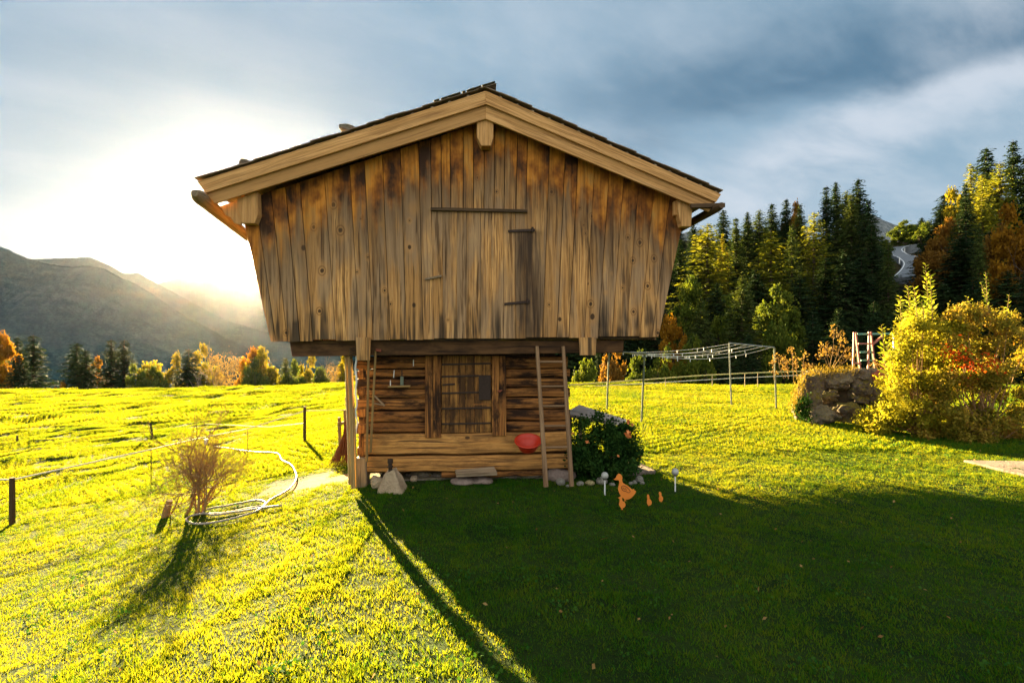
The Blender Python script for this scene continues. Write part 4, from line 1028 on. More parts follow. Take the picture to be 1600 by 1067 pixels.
for a in ((4, 516, 74, 'orange', 18, 'tall orange tree at the very left edge'), (-30, 530, 80, 'green', 40, 'dark leafy tree cut off by the left edge'),
          (28, 524, 80, 'spruce', 15, 'slim dark spruce directly beside the orange tree at the left edge'), (30, 552, 70, 'spruce', 16, 'low dark spruce directly below the tall orange tree'),
          (52, 521, 76, 'spruce', 24, 'dark spruce third from the left edge with a tall pointed top'), (94, 600, 66, 'orange', 11, 'small bright orange bush between two spruces at the meadow edge'),
          (120, 534, 76, 'spruce', 20, 'wide dark spruce standing alone right of the small orange bush'), (134, 545, 74, 'spruce', 18, 'lower spruce grown into the right side of the lone wide spruce'),
          (174, 528, 78, 'spruce', 22, 'left one of the twin spruces'), (194, 529, 77, 'spruce', 21, 'right one of the twin spruces'), (150, 562, 84, 'brown', 20, 'low brownish tree behind the gap before the twin spruces'),
          (214, 572, 72, 'green', 16, 'low green tree leaning on the right twin spruce'), (245, 563, 78, 'yellow', 26, 'round yellow-green tree right of the twin spruces'),
          (238, 575, 74, 'green', 22, 'green understorey tree in front of the round yellow-green one'), (272, 557, 82, 'yellow', 20, 'golden tree just left of the single dark spruce among the yellow trees'),
          (295, 543, 74, 'spruce', 21, 'single dark spruce among the yellow trees'), (318, 543, 84, 'yellow', 24, 'golden tree just right of the single dark spruce'),
          (347, 543, 76, 'pale', 30, 'pale sparse tree with visible trunks in the middle of the yellow trees'), (392, 541, 80, 'orange', 24, 'orange-yellow round tree near the granary overhang'),
          (412, 547, 76, 'yellow', 26, 'bright yellow-green round tree under the left corner of the upper floor'), (398, 566, 72, 'green', 20, 'dark green tree in front of the orange-yellow round one'),
          (446, 558, 80, 'lit', 16, 'greyish spruce just right of the bright yellow-green tree'), (462, 566, 76, 'green', 18, 'green tree seen below the beam end of the granary'),
          (483, 560, 84, 'yellow', 20, 'yellowish tree seen under the left overhang'), (505, 572, 74, 'green', 18, 'dull green tree seen under the left overhang, nearer the poles'),
          (522, 560, 80, 'pale', 16, 'pale sparse tree seen right beside the corner poles'), (541, 556, 82, 'yellow', 20, 'yellow tree hidden half behind the corner poles')):
    tree(*a[:5], a[5], GL)
GR_ = 'trees of the dark wood on the right'
RT = [  # skyline row
 (1062, 372, 74, 'spruce', 16, 'dark spruce touching the right edge of the granary wall'), (1083, 340, 82, 'spruce', 17, 'dark spruce just right of the granary eave'),
 (1106, 347, 70, 'larch', 34, 'broad yellow-green larch standing next to the granary'), (1130, 326, 84, 'spruce', 19, 'pointed dark spruce rising behind the broad larch'),
 (1128, 372, 78, 'yellow', 9, 'small golden tree between the broad larch and the dark wood'), (1150, 338, 78, 'lit', 20, 'light green spruce third on the skyline from the granary'),
 (1168, 330, 86, 'spruce', 18, 'slim spruce on the skyline left of the bright pair'), (1186, 326, 82, 'lit', 20, 'light spruce on the skyline above the second larch'),
 (1206, 316, 86, 'spruce', 18, 'thin tall spruce breaking the skyline above the second larch'), (1228, 309, 88, 'spruce', 19, 'tall spruce on the skyline between the two larches'),
 (1250, 318, 84, 'lit', 19, 'light spruce on the skyline left of the pointed larch'), (1240, 322, 92, 'orange', 16, 'small orange crown peeping over the skyline'),
 (1272, 328, 66, 'larch', 25, 'bright pointed larch in the middle of the dark wood'), (1291, 288, 84, 'spruce', 20, 'tall dark spruce, left of the group of highest trees'),
 (1306, 283, 88, 'spruce', 20, 'second tall dark spruce in the group of highest trees'), (1322, 296, 80, 'lit', 22, 'lighter spruce between the highest trees'),
 (1341, 277, 84, 'spruce', 24, 'highest and darkest spruce above the clearing'), (1330, 300, 76, 'lit', 22, 'lighter spruce in front of the highest one'),
 (1357, 312, 74, 'spruce', 22, 'spruce sloping down to the right of the highest one'), (1362, 348, 70, 'spruce', 22, 'dark spruce at the left side of the road gap'),
 (1204, 358, 62, 'larch', 34, 'second bright larch with a wide rounded top'), (1237, 348, 62, 'lit', 18, 'narrow lit spruce left of the pointed larch'),
 (1160, 428, 50, 'lit', 30, 'medium lit spruce in front of the dark wood above the drying frame'), (1095, 462, 50, 'lit', 20, 'small lit spruce in front of the dark wood near the granary'),
 (1050, 490, 52, 'orange', 19, 'golden orange tree peeping out beside the lower granary corner'), (1388, 378, 58, 'lit', 20, 'narrow sunlit spruce just left of the road'),
 (1180, 420, 60, 'spruce', 30, 'dark spruce in the shadow behind the medium lit one'), (1250, 430, 58, 'spruce', 28, 'shaded spruce under the pointed larch'),
 (1215, 450, 56, 'green', 30, 'shaded leafy tree below the second larch'), (1290, 400, 62, 'spruce', 30, 'shaded spruce below the tall dark group'),
 (1320, 390, 60, 'spruce', 28, 'broad black spruce below the highest one'), (1346, 400, 60, 'spruce', 28, 'black spruce left below the road'),
 (1120, 440, 58, 'spruce', 26, 'shaded spruce below the broad larch'), (1075, 430, 60, 'green', 26, 'shaded green tree beside the granary wall'), (1140, 465, 54, 'green', 24, 'dim green tree left of the medium lit spruce'),
 (1365, 470, 46, 'spruce', 22, 'dark spruce low in the gap beneath the road'), (1400, 480, 44, 'spruce', 24, 'dark spruce behind the climbing frame'),
 (1270, 490, 46, 'spruce', 26, 'dark spruce above the rock heap'), (1310, 480, 48, 'spruce', 28, 'dark spruce above the right part of the rock heap'), (1220, 500, 44, 'green', 26, 'dim leafy tree behind the right posts of the drying frame'),
 (1085, 530, 40, 'green', 26, 'dull grey-green tree behind the drying lines'), (1040, 548, 40, 'green', 22, 'dark leafy tree under the granary corner beyond the lawn'), (1170, 520, 44, 'spruce', 24, 'dark spruce behind the middle of the drying lines'),
 (1000, 552, 40, 'green', 22, 'dark leafy tree behind the near post of the drying frame'), (960, 545, 44, 'brown', 22, 'dark brownish tree under the right beam end'), (912, 560, 30, 'green', 20, 'bright green small tree seen under the overhang'),
 (935, 548, 46, 'spruce', 18, 'dark spruce seen under the overhang'), (1340, 520, 40, 'spruce', 26, 'low dark spruce right behind the climbing frame posts'), (1130, 535, 40, 'spruce', 20, 'low dark spruce at the left of the rear drying posts'),
 # around the road saddle
 (1416, 345, 150, 'green', 16, 'round dark tree beyond the road bend'), (1440, 340, 155, 'spruce', 11, 'small distant spruce beyond the road bend'), (1452, 345, 140, 'green', 14, 'dark distant tree right of the road bend'), (1428, 352, 158, 'green', 12, 'low dark distant tree between the two above the road'), (1378, 372, 130, 'green', 12, 'small dark tree at the left end of the visible road'),
 # right hill
 (1468, 392, 74, 'brown', 34, 'bronze leafy tree at the right side of the road gap'), (1480, 345, 84, 'brown', 28, 'tall bronze leafy tree on the slope above the road'), (1497, 298, 88, 'yellow', 26, 'golden leafy tree forming the lit rim of the right hill'),
 (1517, 252, 86, 'larch', 20, 'yellow larch high on the right hill'), (1508, 285, 78, 'spruce', 18, 'dark slim spruce in front of the golden rim'), (1541, 228, 88, 'spruce', 28, 'open-branched tall spruce on the right hill'),
 (1562, 250, 82, 'larch', 24, 'yellow-green larch between the two tallest spruces of the right hill'), (1583, 216, 88, 'spruce', 26, 'tallest spruce near the right edge'), (1606, 235, 86, 'spruce', 26, 'tall spruce cut off by the right edge'),
 (1535, 270, 80, 'larch', 26, 'olive larch below the open-branched spruce'), (1530, 345, 60, 'lit', 12, 'small narrow green spruce standing against the black slope'), (1590, 325, 62, 'orange', 34, 'red-orange tree at the right edge of the picture'),
 (1560, 350, 66, 'brown', 26, 'rust brown tree left of the red-orange one'), (1500, 370, 68, 'spruce', 34, 'black spruce in the middle of the right slope'), (1545, 360, 70, 'spruce', 34, 'black spruce behind the small narrow green one'),
 (1475, 440, 56, 'spruce', 30, 'dark spruce above the yellow bush'), (1520, 430, 54, 'spruce', 32, 'dark spruce above the russet bush'), (1575, 420, 54, 'spruce', 34, 'dark spruce under the red-orange tree'), (1620, 400, 56, 'spruce', 34, 'dark spruce cut by the right edge below the red-orange tree'),
 (1440, 470, 46, 'green', 24, 'dim leafy tree just below the road'), (1640, 300, 80, 'spruce', 34, 'tall dark spruce mostly beyond the right edge')]
for a in RT: tree(*a[:5], a[5], GR_)
# tree behind the granary (its shadow lies on the lawn at the right)
tree(646, 300, 16.5, 'hid', 104, 'dense green tree standing close behind the granary', None, base=-0.2)
rs_ = np.random.RandomState(8)
for i in range(18):
    tree(880+i*10.5, rs_.uniform(335, 360), rs_.uniform(128, 165), 'spruce', rs_.uniform(12, 17), 'dark spruce in the part of the wood that the granary hides', 'spruces of the wood hidden behind the granary')
for i in range(22):
    tree(808+i*11.4, rs_.uniform(408, 424), rs_.uniform(92, 120), 'spruce', rs_.uniform(20, 26), 'dark spruce in the part of the wood that the granary hides', 'spruces of the wood hidden behind the granary')
for i in range(13):
    tree(842+i*14, rs_.uniform(425, 450), rs_.uniform(56, 66), 'spruce', rs_.uniform(18, 24), 'dark spruce in the part of the wood that the granary hides', 'spruces of the wood hidden behind the granary')
for i in range(26):   # wood interior behind the visible rows
    px = rs_.uniform(1060, 1640); 
    if 1372 < px < 1450: continue
    tree(px, rs_.uniform(345, 380) if px < 1370 else rs_.uniform(300, 340), rs_.uniform(90, 104), 'spruce', rs_.uniform(20, 30), 'dark spruce deep inside the wood, visible only through gaps between the front trees', 'spruces deep inside the wood')

# ------------------------------------------------------------------ shrubs
def shrub_leaves(name, blobs, n, size, mat, parent, seed, aspect=0.5, flatness=0.0, shell=0.5, jit=0.04, loc=None):
    """blobs: list of (centre, (rx,ry,rz))"""
    rs = np.random.RandomState(seed); c = np.array([b[0] for b in blobs]); r = np.array([b[1] for b in blobs])
    w = (r[:, 0]*r[:, 1]*r[:, 2])**(2/3); pk_ = rs.choice(len(blobs), n, p=w/w.sum())
    d = rs.normal(size=(n, 3)); d /= np.linalg.norm(d, axis=1, keepdims=True); d *= (rs.rand(n)**shell)[:, None]
    C = c[pk_]+d*r[pk_]+rs.normal(size=(n, 3))*jit
    C -= np.array(root_loc(parent))
    V, Fq = leaves(C, size, rs, aspect, flatness=flatness)
    return mobj(name, npmesh(name, V, Fq, mat), parent)
# dark rose bush
g = on(950, 754); Yb = g.y+0.25; t = thing('rose_bush', 'dense dark green bush with a few orange blooms beside the ladder', 'bush', (P(945, 700, Yb).x, Yb, gz(P(945, 700, Yb).x, Yb)))
rs = np.random.RandomState(4); bl = []
for k in range(46):
    a, b = rs.uniform(-1, 1), rs.uniform(-1, 1)
    px = 946+a*46; py = 704+b*44
    if (a*a+b*b) > 1.05: continue
    p = P(px, py+5, Yb+rs.uniform(-0.3, 0.3)); s = rs.uniform(0.07, 0.14); bl.append((tuple(p), (s, s, s)))
bl += [(tuple(P(px, py, Yb)), (0.07, 0.1, 0.06)) for px, py in ((905, 664), (915, 660), (935, 650), (955, 662), (975, 668), (990, 690), (996, 705), (985, 672), (900, 690), (898, 720), (905, 745), (990, 730), (960, 750), (935, 752), (915, 685), (925, 700), (910, 705), (920, 725), (930, 740), (915, 740))]
shrub_leaves('foliage', bl, 17000, 0.040, L['bush'], t, 5, 0.62, jit=0.035)
q = MB(); 
for k in range(16):
    e = Vector(bl[rs.randint(len(bl))][0]); q.tube([t.location-Vector((0, 0, 0.05))+Vector(rs.normal(size=3)*0.05), (Vector(t.location)+e)/2+Vector(rs.normal(size=3)*0.05), e], [0.012, 0.009, 0.004], 5, cap=False)
q.build('stem', M['bark'], t)
mb_bl = flat('orange_bloom', (0.75, 0.25, 0.07), 0.6, 0.2, 30)
for px, py, s in ((982, 659, 0.035), (981, 678, 0.045), (917, 690, 0.025), (984, 682, 0.03), (895, 677, 0.018), (988, 664, 0.02), (966, 712, 0.015)):
    V, Fq = leaves(rs.normal(size=(26, 3))*s*0.35+np.array(P(px, py, Yb-0.35))-np.array(t.location), s*0.9, rs, 0.8); mobj('bloom', npmesh('bloom', V, Fq, mb_bl), t)
# yellow bush
g = on(1430, 688); Yb = g.y+0.6; s = Yb/F
yb = thing('yellow_bush', 'bright yellow-green bush with long upright leafy shoots at the right side of the lawn', 'bush', P(1432, 690, Yb)*1.0); yb.location.z = gz(yb.location.x, Yb)
rs = np.random.RandomState(6); bl = []
YL = [(1372, 660), (1360, 650), (1385, 640), (1400, 650), (1378, 668), (1395, 610), (1410, 580), (1405, 560), (1420, 540), (1415, 520), (1430, 515), (1445, 530), (1460, 510), (1480, 520), (1440, 560), (1460, 560), (1430, 600), (1450, 600), (1475, 580), (1415, 630), (1440, 640), (1460, 640), (1480, 610), (1495, 560), (1470, 660), (1500, 520), (1425, 500), (1450, 500), (1395, 625), (1480, 550), (1445, 655), (1500, 600), (1390, 590)]
for px, py in YL:
    for j in range(3):
        p = P(px+rs.uniform(-10, 10), py+rs.uniform(-10, 10), Yb+rs.uniform(-0.55, 0.6)); q_ = rs.uniform(0.10, 0.2); bl.append((tuple(p), (q_, q_, q_*0.8)))
shrub_leaves('foliage', bl, 27000, 0.060, L['forsythia'], yb, 9, 0.5, jit=0.05)
q = MB(); sh = []
for (bx, by, tx, ty) in ((1408, 520, 1406, 462), (1424, 520, 1418, 446), (1434, 515, 1428, 447), (1452, 520, 1446, 412), (1458, 530, 1453, 428), (1385, 585, 1377, 507), (1395, 570, 1385, 535), (1445, 510, 1440, 470), (1425, 505, 1434, 480)):
    dy = rs.uniform(-0.3, 0.3); a, b = P(bx, by, Yb+dy), P(tx, ty, Yb+dy); n = int((b-a).length/0.022)
    q.tube([Vector(yb.location), a, a.lerp(b, 0.5)+Vector((0.01, 0, 0)), b], [0.02, 0.010, 0.007, 0.003], 5, cap=False)
    for i in range(n):
        f = i/n; p = a.lerp(b, f); az = i*2.39996; ln = 0.15*(1-0.5*f)
        sh.append((tx, p, Vector((math.cos(az), math.sin(az), 0.55)), ln))
for k in range(40):
    e = Vector(bl[rs.randint(len(bl))][0]); q.tube([Vector(yb.location)+Vector(rs.normal(size=3)*0.06), (Vector(yb.location)+e)/2+Vector(rs.normal(size=3)*0.08), e], [0.016, 0.01, 0.004], 5, cap=False)
q.build('branches', M['twig'], yb)
def shoot_parts(sh, root, w):
    groups = {}
    for k, p, d, ln in sh: groups.setdefault(k, []).append((p, d, ln))
    for k, g_ in groups.items():
        C = np.array([p+d.normalized()*ln*0.5-root.location for p, d, ln in g_]); V, Fq = leaves(C, np.array([ln for _, _, ln in g_])*1.15, rs, w, np.array([d for _, d, _ in g_])*1.2)
        mobj('shoot_leaves', npmesh('shoot_leaves', V, Fq, L['forsythia_shoot']), root)
shoot_parts(sh, yb, 0.30)
# russet bush
g = on(1530, 700); Yr = g.y+0.9
rb = thing('russet_bush', 'large russet and olive bush with scarlet leaves in its middle behind the yellow bush', 'bush', P(1530, 700, Yr)*1.0); rb.location.z = gz(rb.location.x, Yr)
bl = []
RL = [(a_, b_+14 if b_ < 515 else b_) for a_, b_ in [(1480, 500), (1500, 490), (1515, 470), (1530, 490), (1545, 480), (1560, 500), (1580, 490), (1600, 520), (1570, 530), (1540, 540), (1510, 530), (1490, 540), (1520, 560), (1550, 580), (1580, 570), (1600, 560), (1500, 590), (1530, 610), (1560, 620), (1590, 610), (1470, 620), (1490, 650), (1520, 650), (1480, 680), (1510, 680), (1545, 670), (1460, 675), (1500, 640), (1575, 660), (1450, 685), (1620, 540), (1620, 600), (1530, 690), (1475, 590), (1540, 640), (1560, 670), (1595, 650), (1600, 685), (1575, 690), (1620, 660), (1640, 620), (1550, 600), (1610, 630)]]
for px, py in RL:
    for j in range(3):
        p = P(px+rs.uniform(-12, 12), py+rs.uniform(-12, 12), Yr+rs.uniform(-0.5, 0.6)); q_ = rs.uniform(0.09, 0.19); bl.append((tuple(p), (q_, q_, q_)))
shrub_leaves('foliage', bl, 25000, 0.062, L['russet'], rb, 11, 0.5, jit=0.05)
bl2 = [(tuple(P(px, py, Yr-0.62)), (0.10, 0.08, 0.08)) for px, py in ((1478, 548), (1490, 555), (1500, 560), (1512, 568), (1535, 575), (1545, 570), (1550, 560), (1500, 548), (1520, 572))]
shrub_leaves('red_leaves', bl2, 300, 0.05, L['redleaf'], rb, 12, 0.55, jit=0.07)
q = MB()
for k in range(46):
    e = Vector(bl[rs.randint(len(bl))][0]); q.tube([Vector(rb.location)+Vector(rs.normal(size=3)*0.12), (Vector(rb.location)+e)/2+Vector(rs.normal(size=3)*0.1), e], [0.018, 0.012, 0.004], 5, cap=False)
sh = []
for (bx, by, tx, ty) in ((1544, 490, 1540, 425), (1548, 490, 1532, 440), (1572, 500, 1577, 460), (1518, 480, 1510, 462)):
    a, b = P(bx, by, Yr-0.2), P(tx, ty, Yr-0.2); n = int((b-a).length/0.022); q.tube([a, b], [0.009, 0.003], 5, cap=False)
    for i in range(n): az = i*2.4; sh.append((tx, a.lerp(b, i/n), Vector((math.cos(az), math.sin(az), 0.6)), 0.08*(1-0.5*i/n)))
q.build('branches', M['twig'], rb)
shoot_parts(sh, rb, 0.32)
# bare shrub with stump
def twiggy(name, label, base, stems, seed, r0, leafn=0, grp=None):
    t = thing(name, label, 'shrub', base, grp); rs = np.random.RandomState(seed)
    for (b, d, ln, r) in stems:
        q = MB(); tips = []; branchy(q, b, d, r, ln, 5, rs, tips, 0.60, 0.36, 0.0013, 6); q.build('stem', M['twig'], t)
    return t
g = on(305, 808); s = g.y/F
st = []
for (px, py, tx, ty, ln, r) in ((287, 806, 318, 735, 0.42, 0.022), (262, 806, 295, 745, 0.30, 0.010), (312, 804, 322, 740, 0.30, 0.020), (318, 803, 332, 745, 0.26, 0.014), (318, 800, 305, 730, 0.32, 0.014), (314, 802, 335, 735, 0.36, 0.014), (310, 804, 290, 750, 0.34, 0.012), (300, 806, 325, 740, 0.38, 0.012), (316, 800, 340, 752, 0.24, 0.008)):
    b = on(px, py); e = P(tx, ty, b.y); st.append((b-Vector((0, 0, 0.04)), (e-b), ln*1.10, r))
twiggy('bare_shrub', 'bare leaning shrub of thin ochre twigs on the sunny slope beside the hose', g, st, 14, 0.02)
g = on(258, 808); t = tag(MB() and (lambda q: (q.tube([g-Vector((0, 0, .06)), g+Vector((0.02, 0, 0.08)), g+Vector((0.06, 0, 0.21))], [0.055, 0.045, 0.035], 9), q.build('stump', M['twig'], None, origin=g))[1])(MB()), 'short broken stump left of the bare shrub', 'stump')
# dry perennials on the rock heap
M['dry'] = leafmat('dry_leaf', [(0.16, 0.09, 0.03), (0.34, 0.22, 0.07)], 0.3, 4)
def dryplant(name, label, base, stems, n, seed):
    t = thing(name, label, 'plant', base); rs = np.random.RandomState(seed); q = MB(); C = []
    for (bx, by, tx, ty, spread) in stems:
        a, b = P(bx, by, base.y), P(tx, ty, base.y); q.tube([a, a.lerp(b, .5)+Vector((rs.normal()*.02, 0, 0)), b], [0.010, 0.007, 0.004], 5, cap=False)
        for k in range(5):
            f = rs.uniform(0.35, 0.95); p = a.lerp(b, f); e = p+Vector((rs.normal()*spread, rs.normal()*spread, abs(rs.normal())*spread)); q.tube([p, e], [0.005, 0.002], 4, cap=False); C += [e+Vector(rs.normal(size=3)*0.03) for _ in range(n)]
        C += [b+Vector(rs.normal(size=3)*0.05) for _ in range(n*3)]
    q.build('stems', M['twig'], t); V, Fq = leaves(np.array([c-base for c in C]), 0.055, rs, 0.6); mobj('leaves', npmesh('leaves', V, Fq, M['dry']), t)
Ym = YR+1.2
dryplant('dry_plant', 'dry branching plant with brown leaves on top of the rock heap', P(1298, 575, Ym), [(1296, 575, 1303, 517, .13), (1297, 575, 1290, 545, .09), (1300, 575, 1316, 528, .1), (1302, 575, 1322, 545, .1), (1294, 575, 1283, 550, .07), (1305, 575, 1330, 556, .06)], 7, 3)
dryplant('dry_plant', 'row of withered flower stems at the left end of the rock heap', P(1240, 590, Ym+1), [(1240, 592, 1237, 545, .05), (1225, 592, 1215, 556, .06), (1228, 590, 1222, 562, .06), (1255, 590, 1257, 553, .03), (1246, 592, 1244, 562, .04), (1262, 588, 1266, 570, .03), (1232, 592, 1230, 565, .05), (1210, 594, 1208, 566, .04)], 7, 4)
dryplant('dry_plant', 'withered plant between climbing frame and yellow bush', P(1385, 585, Ym), [(1380, 590, 1382, 556, .08), (1386, 590, 1390, 560, .08), (1376, 588, 1366, 568, .05)], 8, 5)
# moss, ivy and dry grass on the heap
t = thing('ivy', 'dark green ivy clump at the lower left of the rock heap', 'ivy', P(1252, 655, YR))
shrub_leaves('foliage', [(tuple(P(px, py, YR+0.02)), (0.12, 0.12, 0.13)) for px, py in ((1252, 632), (1256, 645), (1248, 640), (1260, 652), (1258, 626))], 900, 0.05, L['bush'], t, 6, 0.7)
t = thing('moss_cushion', 'golden moss and dry grass hanging over the upper left edge of the rock heap', 'moss', P(1255, 600, YR))
rs = np.random.RandomState(17)
u = rs.rand(2600); px = np.interp(u, [0, .3, .45, .6, 1], [1242, 1248, 1256, 1275, 1335]); py = np.interp(u, [0, .3, .45, .6, 1], [640, 610, 590, 582, 580]); px += rs.normal(size=2600)*5; py += rs.normal(size=2600)*5
dy = np.where(u < .45, rs.uniform(0.0, 0.8, 2600), rs.uniform(0.7, 1.6, 2600))
C = np.array([P(a, b, YR+c) for a, b, c in zip(px, py, dy)])-np.array(t.location)
V, Fq = leaves(C, 0.075, rs, 0.16, np.tile([0.1, -0.1, 0.8], (2600, 1))); mobj('tufts', npmesh('tufts', V, Fq, leafmat('mossy_grass', [(0.12, 0.09, 0.015), (0.28, 0.19, 0.03)], 0.3, 4)), t)

# ------------------------------------------------------------------ ground
DIRT = on(505, 752)
def ground_material():
    m, t, bs = newmat('meadow_soil'); pos = t.new('ShaderNodeNewGeometry').outputs['Position']; sp = t.sep(pos)
    n = t.noise(pos, 1.2, 6, 0.65); n2 = t.noise(pos, 14, 5, 0.7); n3 = t.noise(pos, 0.15, 4, 0.6)
    grass = t.mix(t.rng(n, 0.3, 0.7), (0.010, 0.026, 0.004), (0.030, 0.050, 0.008)); grass = t.mix(t.rng(n2, 0.45, 0.7, 0, 0.6), grass, (0.012, 0.016, 0.006))
    wood_ = t.mix(t.rng(n, 0.35, 0.65), (0.020, 0.020, 0.008), (0.055, 0.038, 0.015))
    far = t.rng(sp[1], 21.5, 26, 0, 1)
    c = t.mix(far, grass, wood_)
    left = t.rng(sp[0], -2, 4, 1, 0); c = t.mix(t.m('MULTIPLY', left, t.rng(sp[1], 20, 30)), c, grass)
    d = t.vm('DISTANCE', t.mul3(pos, (0.75, 1.0, 0)), (DIRT.x*0.75, DIRT.y, 0))
    dm = t.rng(t.m('ADD', d, t.m('MULTIPLY', t.m('SUBTRACT', n2, 0.5), 0.6)), 0.25, 0.75, 1, 0)
    c = t.mix(dm, c, t.mix(n2, (0.26, 0.18, 0.09), (0.42, 0.31, 0.17)))
    t.put(bs.inputs['Base Color'], c); bs.inputs['Roughness'].default_value = 1.0; bs.inputs['Specular IOR Level'].default_value = 0.05
    t.put(bs.inputs['Normal'], t.bump(t.m('ADD', n2, n), 0.8, 0.05)); return m
C0 = (0.0, -2.0)
rr = np.concatenate([[0.4], np.arange(1.2, 56, 0.16), np.geomspace(56.3, 1300, 110)])
th = np.concatenate([np.linspace(-62, 62, 470), np.linspace(66, 294, 58)])*math.pi/180
RRg, TT = np.meshgrid(rr, th, indexing='ij'); X = C0[0]+RRg*np.sin(TT); Y = C0[1]+RRg*np.cos(TT)
Z = H(X, np.maximum(Y, 1.0)); nr_, nt_ = X.shape
Z = np.where(Y < 1.0, H(X*0+0, 1.6+Y*0)+(Z-H(X*0, 1.6+Y*0))*np.exp(-np.maximum(0, 1-Y)/30), Z)
idx = np.arange(nr_*nt_).reshape(nr_, nt_); nx = np.roll(idx, -1, 1)
Fq = np.stack([idx[:-1], idx[1:], nx[1:], nx[:-1]], -1).reshape(-1, 4)[:, ::-1]
V = np.stack([X, Y, Z], -1).reshape(-1, 3)
GM = ground_material()
me = npmesh('ground', V, Fq, GM, smooth=True)
bm = bmesh.new(); bm.from_mesh(me); bm.verts.ensure_lookup_table(); bm.faces.new([bm.verts[i] for i in range(nt_)]); bmesh.ops.recalc_face_normals(bm, faces=bm.faces)
if sum(f.normal.z for f in list(bm.faces)[:500]) < 0: bmesh.ops.reverse_faces(bm, faces=bm.faces[:])
bm.to_mesh(me); bm.free(); me.polygons.foreach_set('use_smooth', [True]*len(me.polygons))
tag(mobj('ground', me), kind='structure')

# road on the far slope
rp = [(1475, 389), (1455, 389.5), (1440, 390), (1425, 391.5), (1408, 394), (1396, 398), (1392, 402), (1399, 406), (1413, 410), (1424, 414), (1432, 421), (1428, 432), (1415, 445)]
road = [on_ for on_ in [G(a, b, 60, 175) for a, b in rp]]
rc = smooth([Vector(p) for p in road], 6); q = MB(); em = MB()
def ribbon(mb, c, off0, off1, dz):
    b = len(mb.v); n = len(c)
    for i, p in enumerate(c):
        d = (c[min(i+1, n-1)]-c[max(i-1, 0)]); d.z = 0; d.normalize(); sd = Vector((d.y, -d.x, 0))
        zc = gz(p.x, p.y)+dz
        for o in (off0, off1): w = p+sd*o; mb.v.append(Vector((w.x, w.y, zc)))
    for i in range(n-1): mb.quadface((b+2*i, b+2*i+1, b+2*i+3, b+2*i+2), [(0, 0)]*4)
ribbon(q, rc, -2.7, 2.7, 1.7); asph = flat('asphalt', (0.16, 0.17, 0.18), 0.8, 0.2, 2); ro = q.build('road', asph, None, origin=rc[0]); tag(ro, kind='structure')
sm = ro.modifiers.new('thick', 'SOLIDIFY'); sm.thickness = 2.5; sm.offset = -1
q = MB(); ribbon(q, rc, -2.5, -2.3, 1.75); ribbon(q, rc, 2.3, 2.5, 1.75); tag(q.build('road_marking', flat('white_road_paint', (0.7, 0.7, 0.68), 0.7, 0.1), None, origin=rc[0]), kind='structure')
for k, (px, py) in enumerate(((1398, 388), (1429, 394), (1388, 404))):
    i = min(range(len(rc)), key=lambda j: abs(800+rc[j].x/rc[j].y*F-px)); p = rc[i]+Vector((3.8 if k != 1 else -3.8, 0, 0)); q = MB(); q.box(p+Vector((0, 0, 1.6)), (0.22, 0.15, 1.6)); tag(q.build('delineator_post', M['white'], None, origin=p), ['white roadside marker post at the far start of the bend', 'white roadside marker post on the inner side of the bend', 'white roadside marker post at the near side of the bend'][k], 'marker post', 'roadside marker posts')

# mountains
def mountmat(name, a, b, c3):
    m, t, bs = newmat(name); pos = t.new('ShaderNodeNewGeometry').outputs['Position']
    n = t.noise(pos, 0.012, 6, 0.6); n2 = t.noise(pos, 0.12, 5, 0.7); n3 = t.noise(pos, 0.45, 3, 0.7)
    c = t.mix(t.rng(n2, 0.35, 0.65), a, b); c = t.mix(t.rng(n, 0.52, 0.68, 0, 0.7), c, c3); c = t.mix(t.rng(n3, 0.45, 0.6, 0, 0.6), c, tuple(x*0.55 for x in a))
    t.put(bs.inputs['Base Color'], c); bs.inputs['Roughness'].default_value = 1; bs.inputs['Specular IOR Level'].default_value = 0
    t.put(bs.inputs['Normal'], t.bump(t.m('ADD', n3, n2), 0.3, 1.5)); return m
MM = mountmat('hazed_forest_slope', (0.014, 0.046, 0.056), (0.030, 0.072, 0.074), (0.062, 0.078, 0.055))  # teal veil of distant haze is mixed into the forest colour
MB_ = mountmat('blue_rocky_slope', (0.10, 0.12, 0.12), (0.25, 0.26, 0.26), (0.05, 0.07, 0.05))
def ridge(pts, Yr, foot, mat, seed, amp=1.0, zfoot=-60, n=520, mrows=110):
    px = np.linspace(pts[0][0], pts[-1][0], n); py = np.interp(px, [p[0] for p in pts], [p[1] for p in pts])
    Xr = (px-800)/F*Yr; Zr = CZ+(HY-py)/F*Yr
    s = np.concatenate([np.linspace(-0.25, 0, 10)[:-1], np.linspace(0, 1, mrows)])
    S_, XX = np.meshgrid(s, Xr, indexing='ij'); ZZr = np.broadcast_to(Zr, XX.shape); YY = Yr-S_*(Yr-foot)
    dn = np.abs(S_)
    Zt = ZZr*(1-np.clip(dn, 0, 1))+zfoot*dn - 0.12*(ZZr-zfoot)*np.sin(np.clip(dn, 0, 1)*math.pi)
    g_ = fbm(XX+YY*0.3, YY*0.35, 0.016, 4, seed)*22*amp*np.clip(dn*4, 0, 1)*(1-dn*0.5)
    tr = fbm(XX, YY*1.6, 0.33, 3, seed+3)*0.9*amp+fbm(XX, YY, 1.0, 1, seed+5)*0.45*amp
    Zt = Zt+g_+tr
    idx = np.arange(XX.size).reshape(XX.shape); Fq = np.stack([idx[:-1, :-1], idx[1:, :-1], idx[1:, 1:], idx[:-1, 1:]], -1).reshape(-1, 4)
    tag(mobj('mountain', npmesh('mountain', np.stack([XX, YY, Zt], -1).reshape(-1, 3), Fq, mat, smooth=False)), kind='structure')
